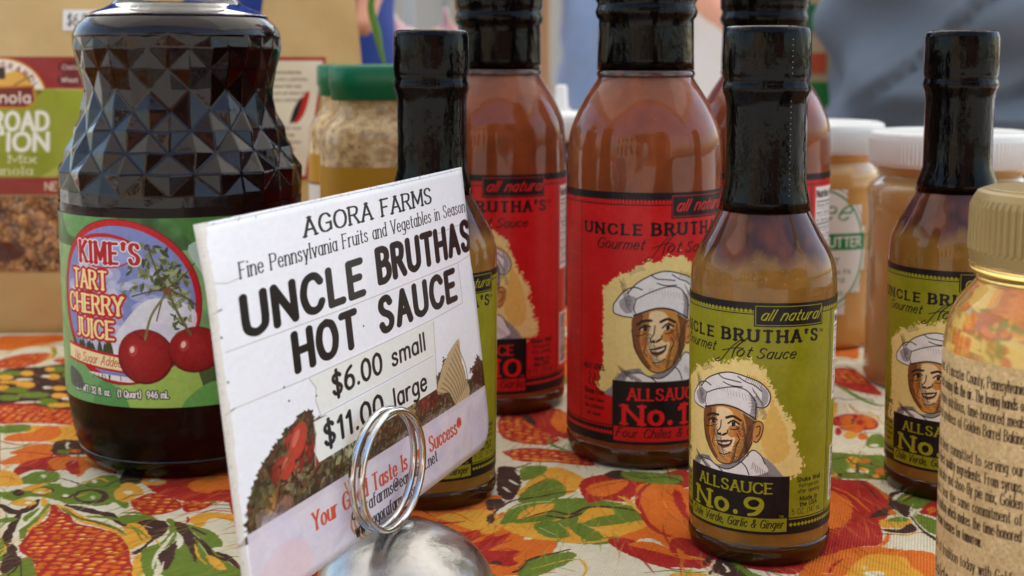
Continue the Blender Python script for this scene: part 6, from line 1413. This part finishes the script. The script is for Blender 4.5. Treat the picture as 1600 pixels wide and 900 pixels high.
# corners of a diamond are joined to each other, so each raised point is the tip of a four sided pyramid
F = []
for j in range(len(rows_z) - 1):
    for i in range(NC):
        i2 = (i + 1) % NC; a, b, c, d = j * NC + i, j * NC + i2, (j + 1) * NC + i2, (j + 1) * NC + i
        # the two even points of this cell are lattice corners: split along them
        if (i + j) % 2 == 0: F += [(a, b, c), (a, c, d)]
        else: F += [(a, b, d), (b, c, d)]
fac = obj('faceted_waist', V, F, M['juice'], jb, False)
bv = fac.modifiers.new('bevel', 'BEVEL'); bv.width = .0006; bv.segments = 3; bv.limit_method = 'ANGLE'; bv.angle_limit = math.radians(6)
lathe('shoulder', [(rk(z), z) for z in np.linspace(166.4, 174.5, 9)], M['juice'], jb, 112)
lathe('glass_neck', [(35.0, 174.65), (33.4, 175.5), (30.0, 176.7), (26.2, 178.6), (23.6, 181), (22.4, 184.5), (22, 190), (22, 205), (20.4, 205), (20.4, 190), (20.8, 184.8), (22.0, 181.8), (25.0, 179.4), (29.2, 177.4), (32.6, 176.2), (34.2, 175.2)], M['glass'], jb, 112, closed=False)
lathe('lid', [(19, 199), (24, 199), (24.6, 200), (24.6, 213), (23.8, 214.5), (21, 215)], M['whitelid'], jb, 96)
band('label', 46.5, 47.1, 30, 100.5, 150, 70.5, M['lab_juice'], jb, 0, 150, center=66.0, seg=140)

# ------------------------------------------------------------------ syrup jar
gj = empty('syrup_jar', 143.2, 331.5, 0, math.radians(0)); tag(gj, 'clear jar of golden syrup with ribbed gold cap and speckled tan text label', 'jar')
lathe('glass_body', [(22, 0), (26.2, .6), (27.8, 3), (28.0, 8), (28.0, 79), (27.9, 83)] + curve_prof([(27.9, 83), (27.0, 88.5), (25.0, 93.5), (22.0, 97.5), (20.4, 99.6), (20.6, 101), (21.8, 102.2), (22.3, 104.2), (21.6, 106.4), (20.2, 107.4), (19.2, 109), (19.0, 118)])[1:], M['syrup'], gj, 128)
V, F = [], []; NR = 68; zs = [(104.9, .2), (107.6, .55), (108.2, .25), (119.6, 0), (121.6, -.3), (123.2, -1.3), (123.8, -2.6)]
seg = NR * 4
for z, dr in zs:
    for i in range(seg):
        a = 2 * math.pi * i / seg; rib = .6 if (i % 4) in (0, 1) else -.1
        if z < 108 or z > 121: rib = 0
        r = 22.0 + dr + rib; V.append((r * math.cos(a), r * math.sin(a), z))
for j in range(len(zs) - 1):
    for i in range(seg): F.append((j * seg + i, j * seg + (i + 1) % seg, (j + 1) * seg + (i + 1) % seg, (j + 1) * seg + i))
F.append(tuple((len(zs) - 1) * seg + i for i in range(seg)))
obj('ribbed_cap', V, F, M['goldcap'], gj, False)
lathe('cap_disc', [(18.6, 123.3), (18.5, 124.0), (18.0, 124.3), (16.6, 124.15)], M['goldcap'], gj, 96)
band('label', 28.15, 28.15, 15.5, 81.5, 2 * math.pi * 28.2, 66, M['lab_honey'], gj, 30, 124)

# ------------------------------------------------------------------ card and its holder
card = empty('price_card', 0, 0, 0)
tag(card, 'worn white laminated price card for hot sauce standing in a metal ring holder', 'sign')
C4 = np.array([[-74.0, 299.7, 118.9], [-17.6, 440.8, 120.9], [-7.3, 438.0, 24.7], [-63.8, 296.9, 22.7]])
nrm = np.cross(C4[1] - C4[0], C4[3] - C4[0]); nrm /= np.linalg.norm(nrm)
if nrm[1] > 0: nrm = -nrm
def card_pt(u, v, off=0.0):
    p = C4[0] * (1 - u) * (1 - v) + C4[1] * u * (1 - v) + C4[2] * u * v + C4[3] * (1 - u) * v
    bow = 2.2 * math.sin(math.pi * u) * (1 - .3 * v) - 1.2 * max(0, u - .9) * 10 * (v > .5) * (v - .5) + 2.5 * max(0, .05 - u) / .05 * max(0, .16 - v) / .16 * -1
    return p + nrm * (bow * .55 + off)
NU, NV = 60, 40; V, U, F = [], [], []
def corner(u, v):
    # rounded lower right corner
    x, y = (1 - u) * 152, (1 - v) * 97; R_ = 9
    if x < R_ and y < R_:
        d = math.hypot(R_ - x, R_ - y)
        if d > R_: x = R_ - (R_ - x) * R_ / d; y = R_ - (R_ - y) * R_ / d
    return 1 - x / 152, 1 - y / 97
for side, off in ((0, .18), (1, -.18)):
    for j in range(NV + 1):
        for i in range(NU + 1):
            u, v = corner(i / NU, j / NV); p = card_pt(u, v, off); V.append(tuple(p)); U.append((u, 1 - v))
st = (NU + 1) * (NV + 1)
for j in range(NV):
    for i in range(NU):
        a = j * (NU + 1) + i; F.append((a, a + NU + 1, a + NU + 2, a + 1)); F.append((st + a, st + a + 1, st + a + NU + 2, st + a + NU + 1))
rim = [i for i in range(NU + 1)] + [j * (NU + 1) + NU for j in range(1, NV + 1)] + [NV * (NU + 1) + i for i in range(NU - 1, -1, -1)] + [j * (NU + 1) for j in range(NV - 1, 0, -1)]
for k in range(len(rim)): a, b = rim[k], rim[(k + 1) % len(rim)]; F.append((a, b, st + b, st + a))
cp = obj('printed_card', V, F, M['card'], card, True, U)

hc = np.array([-31.4, 361.0]); rd = math.radians(27); axis = np.array([math.sin(rd), math.cos(rd)])
hold = empty('card_holder', hc[0], hc[1], 0); tag(hold, 'domed chrome card holder with a double wire ring on top', 'card holder')
dome = [(0.01, 23.0)] + [(27.2 * math.sin(math.radians(a)), 23.0 * math.cos(math.radians(a))) for a in range(5, 84, 4)] + [(27.6, 1.9), (28.8, 1.5), (31.0, 1.0), (31.6, .5), (31.2, .1), (27, 0)]
lathe('dome_base', dome[::-1], M['chrome'], hold, 112)
lathe('rivet', [(3.4, 21.8), (3.3, 23.2), (2.6, 23.7), (1.2, 23.9)], M['chrome'], hold, 40)
nn = np.array([axis[1], -axis[0]])
for k, o_ in enumerate((-.2, 2.9)):
    P = []
    for i in range(48):
        a = 2 * math.pi * i / 48
        P.append((-5.0 + nn[0] * o_ + 16.3 * math.sin(a) * axis[0], -5.0 + nn[1] * o_ + 16.3 * math.sin(a) * axis[1], 41.4 + 17.0 * -math.cos(a)))
    tube('wire_ring', P, 1.05, M['wire'], hold, 12, True, False)

# ------------------------------------------------------------------ pouches
def pouch(name, x0, x1, yf, h, depth, label, bulge, rot, top_in=0.0):
    w = x1 - x0; t = empty(name, (x0 + x1) / 2, yf, 0, rot); tag(t, label, 'bag')
    def fy(u, z):
        f = z / h; return -bulge * max(0, 1 - (2 * u / w) ** 2) ** .8 * (math.sin(math.pi * min(1, max(0, f * 1.05))) ** .7 if 0 < f < .95 else 0) + depth * .42 * f + 1.5 * math.sin(u * .09 + z * .05) * math.sin(z * .07)
    n, mth = 40, 44; V, F = [], []
    for side in (0, 1):
        for j in range(mth + 1):
            z = h * j / mth; ww = w * (1 - top_in * (z / h) ** 2)
            for i in range(n + 1):
                u = -ww / 2 + ww * i / n; y = fy(u, z)
                if side: 
                    e = (1 - abs(2 * u / ww) ** 6); y = fy(u, z) + (depth * (1 - z / h) + 1.2) * max(0, e) + .4 if True else 0
                V.append((u, y, z))
    st = (n + 1) * (mth + 1)
    for j in range(mth):
        for i in range(n):
            a = j * (n + 1) + i; F.append((a, a + 1, a + n + 2, a + n + 1)); F.append((st + a, st + a + n + 1, st + a + n + 2, st + a + 1))
    for j in range(mth):
        for i in (0, n):
            a = j * (n + 1) + i; q = (a, a + n + 1, st + a + n + 1, st + a); F.append(q if i else q[::-1])
    for i in range(n):
        F.append((i, st + i, st + i + 1, i + 1)); a = mth * (n + 1) + i; F.append((a, a + 1, st + a + 1, st + a))
    body = obj('kraft_body', V, F, M['kraft'], t)
    def sheet(nm, u0, u1, z0, z1, m, off=.7, lean=0.0):
        V, U, F = [], [], []; a_, b_ = 30, 14
        for j in range(b_ + 1):
            for i in range(a_ + 1):
                z = z0 + (z1 - z0) * j / b_; u = u0 + (u1 - u0) * i / a_ + lean * (z - z1); V.append((u, fy(u, z) - off, z)); U.append((i / a_, j / b_))
        for j in range(b_):
            for i in range(a_): a = j * (a_ + 1) + i; F.append((a, a + 1, a + a_ + 2, a + a_ + 1))
        return obj(nm, V, F, m, t, True, U)
    return t, sheet
pt, sheet = pouch('granola_pouch', -390, -190, 733, 232, 62, 'brown kraft stand-up pouch of granola with red and green band and clear window', 14, 0)
sheet('printed_band', -99.5, 99.5, 81.5, 160, M['lab_pouch']); sheet('clear_window', -99, 99, 37, 80.5, M['granola'], .6); sheet('price_sticker', 31, 50.5, 175, 187, M['price'], .8)
box('zip_seal', -99, 99, 23.3, 25.2, 196, 199, M['kraft'], pt, .4)
pt2, sheet2 = pouch('granola_pouch', -166, -88, 798, 226, 34, 'narrower kraft pouch seen from behind with a cream back label, past the juice bottle', 6, 0, .34)
sheet2('back_label', -26, 11, 84, 160, M['lab_back'], .8, .16)

# ------------------------------------------------------------------ jars
def ribs(t, r, z0, z1, m, n=120):
    V, F = [], []
    for k in range(n):
        a = 2 * math.pi * k / n
        for (q, rr) in ((-.011, r - .1), (0, r + .45), (.011, r - .1)):
            for z in (z0, z1): V.append((rr * math.cos(a + q), rr * math.sin(a + q), z))
        b = k * 6; F += [(b, b + 2, b + 3, b + 1), (b + 2, b + 4, b + 5, b + 3)]
    return obj('lid_ribs', V, F, m, t, False)
def round_jar(name, x, y, r, h, lidr, body_m, label, lid_m, group=None, rot=0, lab=None):
    t = empty(name, x, y, 0, rot); tag(t, label, 'jar', group)
    z1 = h - 17
    lathe('jar_body', [(r - 5, 0), (r - 1.5, .8), (r, 4), (r - .6, 12), (r - .6, z1 - 22)] + curve_prof([(r - .6, z1 - 22), (r, z1 - 17), (r - .6, z1 - 10), (lidr - 5.5, z1 - 5), (lidr - 4, z1 - 2), (lidr - 4, z1 + 6)])[1:], body_m, t, 96)
    ld = lathe('lid', [(lidr - 1.2, z1), (lidr, z1 + .6), (lidr, h - 2.2), (lidr - .8, h - .8), (lidr - 2.6, h - .1), (lidr - 6, h), (lidr - 6.4, h - .8), (lidr - 9, h - 1)], lid_m, t, 96)
    ribs(ld, lidr, z1 + 2, h - 4, lid_m)
    return t
WJ = 'white-lidded jars at the back'
ja = round_jar('spread_jar', 171.5, 721, 35, 124, 37.2, M['butter'], 'white lidded jar of amber spread with an oval green and white label', M['whitelid'], WJ)
lb = band('label', 34.9, 34.9, 20, 92, 60, 72, M['lab_butter'], ja, 0, 60, center=36)
# the oval sticker is cut out of the sheet
bm = bmesh.new(); bm.from_mesh(lb.data); uvl = bm.loops.layers.uv[0]
kill = [f for f in bm.faces if sum(((l[uvl].uv.x - .5) * 2) ** 2 + ((l[uvl].uv.y - .5) * 2) ** 2 for l in f.loops) / 4 > 1.0]
bmesh.ops.delete(bm, geom=kill, context='FACES'); bm.to_mesh(lb.data); bm.free()
round_jar('spread_jar', 214, 622, 39, 124, 38.5, M['butter_dark'], 'white lidded jar of tan spread without a label, behind the right green labelled bottle', M['whitelid'], WJ)
jc = round_jar('jam_jar', 46, 845, 34, 124, 35.5, M['jam'], 'dark jam jar with white lid glimpsed between the two red labelled bottles', M['whitelid'], WJ)
cj = Canvas(213, 80, 4, srgb(60, 40, 60)); 
for a_ in range(5): cj.rect(20 + a_ * 38, 6, 48 + a_ * 38, 52, srgb(214, 212, 206)); cj.text('JAM', 24 + a_ * 38, 26, 8, srgb(50, 30, 50), wt=.2); cj.rect(20 + a_ * 38, 56, 48 + a_ * 38, 74, srgb(206, 204, 200))
band('label', 34.15, 34.15, 14, 94, 213, 80, print_mat('jam_label', cj), jc)

def mustard_jar(x, y, label, lab=True, rot=0.0):
    t = empty('mustard_jar', x, y, 0, rot); tag(t, label, 'jar', 'mustard jars with green lids')
    lathe('jar_body', [(25, 0), (29, 1), (30.5, 4), (30.5, 112)] + curve_prof([(30.5, 112), (30.2, 120), (28, 126), (24.5, 130), (22.8, 133), (22.4, 144)])[1:], M['seedmustard'], t, 96, sq=3.2)
    lathe('lid', [(24.0, 138.9), (24.8, 139.3), (24.9, 144), (25.6, 144.6), (25.6, 154.2), (24.8, 155.4), (22, 155.8)], M['greenlid'], t, 72, sq=4)
    box('lid_flap', 5, 24, -26.6, -24, 147, 151, M['greenlid'], t, .5)
    V, U, F = [], [], []
    for j in range(7):
        for i in range(121):
            a = -math.pi / 2 + (i / 120 - .5) * 3.3; k = (abs(math.cos(a)) ** 3.2 + abs(math.sin(a)) ** 3.2) ** (-1 / 3.2) * 30.75
            V.append((k * math.cos(a), k * math.sin(a), 48 + 60 * j / 6)); U.append((min(1, max(0, (i / 120 - .5) * 1.75 + .5)), j / 6))
    for j in range(6):
        for i in range(120): a = j * 121 + i; F.append((a, a + 1, a + 122, a + 121))
    obj('label', V, F, M['lab_mustard'], t, True, U)
    return t
mustard_jar(-62, 624, 'front jar of grainy mustard with green flip lid, beside the small bottle behind the card')
mustard_jar(-81, 705, 'rear jar of grainy mustard with green flip lid, half hidden by the front mustard jar', rot=.1)
# ------------------------------------------------------------------ back table with produce
bt = empty('back_table', 150, 1700, -750); tag(bt, 'wooden display table behind the stall holding produce and sacks', 'table')
box('tabletop', -900, 900, -330, 330, 715, 745, M['wood'], bt, 3)
for sx in (-1, 1):
    for sy in (-1, 1): box('leg', sx * 820 - 25, sx * 820 + 25, sy * 270 - 25, sy * 270 + 25, 0, 715, M['wood'], bt)
cr = empty('produce_crate', -100, 1560, -5); tag(cr, 'weathered wooden slatted crate of garlic and squash on the back table', 'crate')
for sy in (-1, 1):
    for k in range(4): box('slat', -84, 84, sy * 84 - 5, sy * 84 + 5, 4 + k * 46, 42 + k * 46, M['wood'], cr, 1)
for sx in (-1, 1):
    for k in range(4): box('slat', sx * 79 - 4, sx * 79 + 4, -78, 78, 4 + k * 46, 42 + k * 46, M['wood'], cr, 1)
box('base', -74, 74, -76, 76, 116, 126, M['wood'], cr)
gp = [(0.5, 0), (14, 1), (22, 8), (25, 18), (22, 28), (14, 36), (7, 42), (4, 52), (3, 62)]
g0 = None
gi = 0
for lay, (nx, ny) in enumerate(((3, 3), (2, 2))):
    for i in range(nx):
        for j in range(ny):
            x = (i - (nx - 1) / 2) * 50 + rnd.uniform(-4, 4) ; y = (j - (ny - 1) / 2) * 50 + rnd.uniform(-4, 4)
            if False: continue
            if g0 is None:
                g0 = lathe('garlic_bulb', gp, M['garlic'], None, 20, wob=.03); o = g0
            else:
                o = g0.copy(); COL.objects.link(o)
            o.location = ((-100 + x) * S, (1560 + y) * S, (126 + lay * 34) * S); o.rotation_euler = (rnd.uniform(-.5, .5), rnd.uniform(-.5, .5), rnd.uniform(0, 6))
            tag(o, 'pinkish white garlic bulb heaped in the slatted crate on the back table', 'garlic', 'garlic bulbs heaped in the crate')
sq = lathe('yellow_squash', curve_prof([(1, 0), (16, 2), (27, 14), (31, 32), (27, 52), (18, 70), (13, 92), (10, 112), (5, 118)]), M['squash'], None, 40)
sq.location = (-.122, 1.42, -.005); sq.rotation_euler = (.1, .2, 0); tag(sq, 'pale yellow squash standing upright in front of the garlic crate', 'squash')
sq.scale = (1, 1, 1.72)
# paper sacks with green print on the back table
sk = empty('paper_sack', 345, 1480, -5); tag(sk, 'cream paper sack with green and red print on the back table', 'bag')
lathe('sack_body', [(40, 0), (46, 2), (47, 90), (45, 200), (43, 232), (40, 240)], M['sack'], sk, 48, sq=5, wob=.01)
for k, (z0, z1, x0, x1, m) in enumerate(((196, 226, -34, -8, 'sackprint'), (196, 226, -2, 20, 'sackprint'), (150, 172, -30, 4, 'redprint'), (112, 140, -34, 24, 'sackprint'))):
    box('printed_mark', x0, x1, -48.4, -47.6, z0, z1, M[m], sk)
# squeeze bottle
qb = empty('squeeze_bottle', 37, 1010, 0)
tag(qb, 'white plastic squeeze bottle with pointed nozzle behind the jars', 'bottle')
qb.location.y = .958
lathe('bottle_body', [(14, 0), (16, 2), (16, 100), (13, 110), (9, 114)], M['whiteplastic'], qb, 40)
lathe('nozzle', [(9, 114), (9, 120), (5, 124), (4.4, 138), (3.2, 140)], M['whiteplastic'], qb, 32)
# slender wooden pole
pl = tube('tent_pole', [(0, 0, 0), (0, 0, 2450)], 11, M['wood'], None, 14, smooth_path=False); pl.location = (.053, 1.95 + .2, -.75)
tag(pl, 'slender tan wooden pole rising behind the stall between the red bottles', 'pole')
# a green scallion leaf hanging by the pouch
lf = tube('onion_leaf', [(-84, 860, 150), (-90, 862, 176), (-93, 860, 200), (-72, 858, 222)], [.8, 3, 2.4, .6], M['stem'], None, 8)
tag(lf, 'long green onion leaf rising behind the kraft pouch', 'leaf')
for v in lf.data.vertices: v.co.y = .86 + (v.co.y - .86) * .35
ob = lathe('onion_bunch', [(5, 0), (9, 3), (10, 12), (7, 60), (6, 148), (2, 151)], M['stem'], None, 24); ob.location = (-.084, .86, 0)
tag(ob, 'bunch of green onion stalks standing behind the mustard jars', 'onions')

# ------------------------------------------------------------------ people behind the stall
A0 = -math.pi / 2
CREASE = [(905, A0 - .2, 70, 8, 13, 1.0), (950, A0 + .2, -60, 7, 12, .8), (868, A0, 38, 9, 12, 1.2), (930, A0 - .75, 120, 6, 10, .5), (990, A0, -30, 9, 12, 1.1), (885, A0 + .6, -90, 6, 9, .6)]
def person(x, y, rz, shirt, trousers, label, arms, scale=1.0, belly=0.0, hairc='hair', fold=7):
    t = empty('person', x, y, -750, rz); tag(t, label, 'person', None)
    t.scale = (scale,) * 3
    J = {}; V, E, R = [], [], []
    def add(p, r, par=None):
        V.append(p); R.append(r); n = len(V) - 1
        if par is not None: E.append((par, n))
        return n
    pel = add((0, 0, 950), 135); ab = add((0, 0, 1080), 125 + belly, pel); ch = add((0, 5, 1270), 135, ab); nk = add((0, 8, 1430), 62, ch); n2 = add((0, 0, 1500), 58, nk); hd = add((0, -12, 1580), 88, n2); tp = add((0, -6, 1680), 70, hd)
    for sx in (-1, 1):
        hp = add((sx * 95, 0, 880), 95, pel); kn = add((sx * 105, -12, 480), 58, hp); ak = add((sx * 110, 10, 90), 38, kn); ft = add((sx * 120, -120, 40), 34, ak)
        sh = add((sx * 185, 8, 1400), 58, ch); el, wr = arms[0 if sx < 0 else 1]
        e = add(el, 42, sh); w = add(wr, 27, e)
        d = (Vector(wr) - Vector(el)).normalized(); s_ = d.cross(Vector((0, 0, 1)));
        if s_.length < .2: s_ = Vector((1, 0, 0))
        s_.normalize(); u_ = s_.cross(d)
        pm = add(tuple(Vector(wr) + d * 60), 30, w)
        for k, L in enumerate((62, 72, 68, 52)):
            b = Vector(wr) + d * 85 + s_ * (k - 1.5) * 19; f1 = add(tuple(b), 10, pm); f2 = add(tuple(b + d * L * .5 + u_ * -5), 8.5, f1); add(tuple(b + d * L * .9 + u_ * -22), 7.5, f2)
        tb_ = Vector(wr) + d * 40 - s_ * 36; h1 = add(tuple(tb_), 11, w); add(tuple(tb_ + d * 38 - s_ * 14), 9, h1)
    me = bpy.data.meshes.new('body'); me.from_pydata([tuple(c * S for c in v) for v in V], E, []); me.materials.append(M['skin'])
    o = bpy.data.objects.new('body', me); COL.objects.link(o); o.parent = t
    sk_ = o.modifiers.new('skin', 'SKIN'); sk_.use_smooth_shade = True
    for i, r in enumerate(R): me.skin_vertices[0].data[i].radius = (r * S * (1 if i not in (0, 1, 2) else 1.15), r * S * (.82 if i in (0, 1, 2) else 1))
    me.skin_vertices[0].data[0].use_root = True
    ss = o.modifiers.new('sub', 'SUBSURF'); ss.levels = 1; ss.render_levels = 2
    # clothes: rings that follow the torso, with slack folds
    def loft(nm, rings, m, fold=6.0, seg=72, sub=8, seed=0.0, caps=False):
        RR = spline(rings, sub); V, F = [], []
        for j, (z, cx, cy, rx, ry) in enumerate(RR):
            for i in range(seg):
                a = 2 * math.pi * i / seg
                f = fold * (math.sin(a * 3 + z * .021 + seed) * math.sin(z * .034 + a * 2) + .6 * math.sin(a * 5 - z * .045 + seed * 2)) * (.35 + .65 * abs(math.sin(z * .006 + seed)))
                if fold > 10:
                    for (zc, ac, sl_, wd, dp, ln) in CREASE:
                        da = math.atan2(math.sin(a - ac), math.cos(a - ac)); q = (z - (zc + sl_ * da + 14 * math.sin(da * 5))) / wd
                        f -= dp * math.exp(-q * q) * math.exp(-(da / ln) ** 4); f += dp * .6 * math.exp(-(q - 1.7) ** 2) * math.exp(-(da / ln) ** 4)
                V.append((cx + (rx + f) * math.cos(a), cy + (ry + f) * math.sin(a), z))
        n = len(RR)
        for j in range(n - 1):
            for i in range(seg): F.append((j * seg + i, j * seg + (i + 1) % seg, (j + 1) * seg + (i + 1) % seg, (j + 1) * seg + i))
        if caps: F.append(tuple((n - 1) * seg + i for i in range(seg)))
        return obj(nm, V, F, m, t)
    b = belly
    loft('shirt', [(770, 0, 0, 200 + b, 160 + b), (860, 0, 0, 196 + b, 158 + b), (1000, 0, -6, 192 + b, 150 + b * 1.2), (1150, 0, 0, 196 + b * .7, 146 + b * .7), (1300, 0, 4, 206, 140), (1400, 0, 6, 198, 118), (1450, 0, 8, 120, 92), (1475, 0, 8, 74, 70)], shirt, fold, seed=x * .01, seg=180 if fold > 10 else 72, sub=16 if fold > 10 else 8)
    for sx in (-1, 1):
        el, wr = arms[0 if sx < 0 else 1]; A = Vector((sx * 178, 8, 1395)); B = Vector(el); q = A + (B - A) * .72
        tube('sleeve', [tuple(A + Vector((-sx * 30, 0, 10))), tuple(A), tuple((A + q) / 2), tuple(q)], [60, 76, 70, 66], shirt, t, 24)
        tube('trouser_leg', [(sx * 78, 0, 905), (sx * 92, 0, 760), (sx * 106, -8, 480), (sx * 112, 6, 110)], [86, 98, 84, 72], trousers, t, 28)
        tube('shoe', [(sx * 112, 40, 40), (sx * 116, -40, 42), (sx * 122, -160, 30)], [40, 46, 34], M['hair'], t, 16)
    # hair and face
    hv = []
    h = lathe('hair', curve_prof([(88, -40), (97, 10), (92, 55), (66, 92), (25, 108), (2, 110)]), M[hairc], t, 32); h.location = (0, 14 * S, 1600 * S); h.rotation_euler = (math.radians(-14), 0, 0)
    for sx in (-1, 1):
        e_ = lathe('eye', [(1, -11), (9, -8), (12, 0), (9, 8), (1, 11)], M['whiteplastic'], t, 12); e_.location = (sx * 32 * S, -.092, 1.598)
        r_ = tube('ear', [(sx * 88, 0, 1560), (sx * 98, 4, 1590), (sx * 92, 4, 1615)], [7, 12, 7], M['skin'], t, 10)
    tube('nose', [(0, -96, 1604), (0, -112, 1575), (0, -100, 1560)], [7, 13, 9], M['skin'], t, 10)
    tube('mouth', [(-24, -90, 1532), (0, -98, 1528), (24, -90, 1532)], [3, 6, 3], M['redprint'], t, 8)
    return t
dn = lambda s, f=0: ((s * 265, 0 - f * .2, 1130), (s * 285, -60 - f, 900))
person(538, 1330, math.radians(4), M['slate'], M['denim'], 'person in a loose slate grey t-shirt standing close behind the stall at the right', (((-215, -40, 1140), (-90, -230, 1260)), ((215, -40, 1140), (90, -230, 1230))), belly=22, fold=15)
person(-310, 1330, math.radians(-8), M['royal'], M['denim'], 'person in a royal blue shirt standing behind the kraft pouches', (((-265, -10, 1130), (-200, -190, 960)), ((262, -10, 1130), (196, -150, 985))))
person(324, 3500, math.radians(10), M['sky_shirt'], M['sky_shirt'], 'person in light blue shirt and pale jeans standing farther back beside the pole', (dn(-1), dn(1)))
person(525, 3000, math.radians(20), M['white_shirt'], M['denim'], 'person in a white shirt and dark jeans farthest back with one forearm raised', (((-262, -20, 1150), (-180, -230, 1010)), dn(1)))
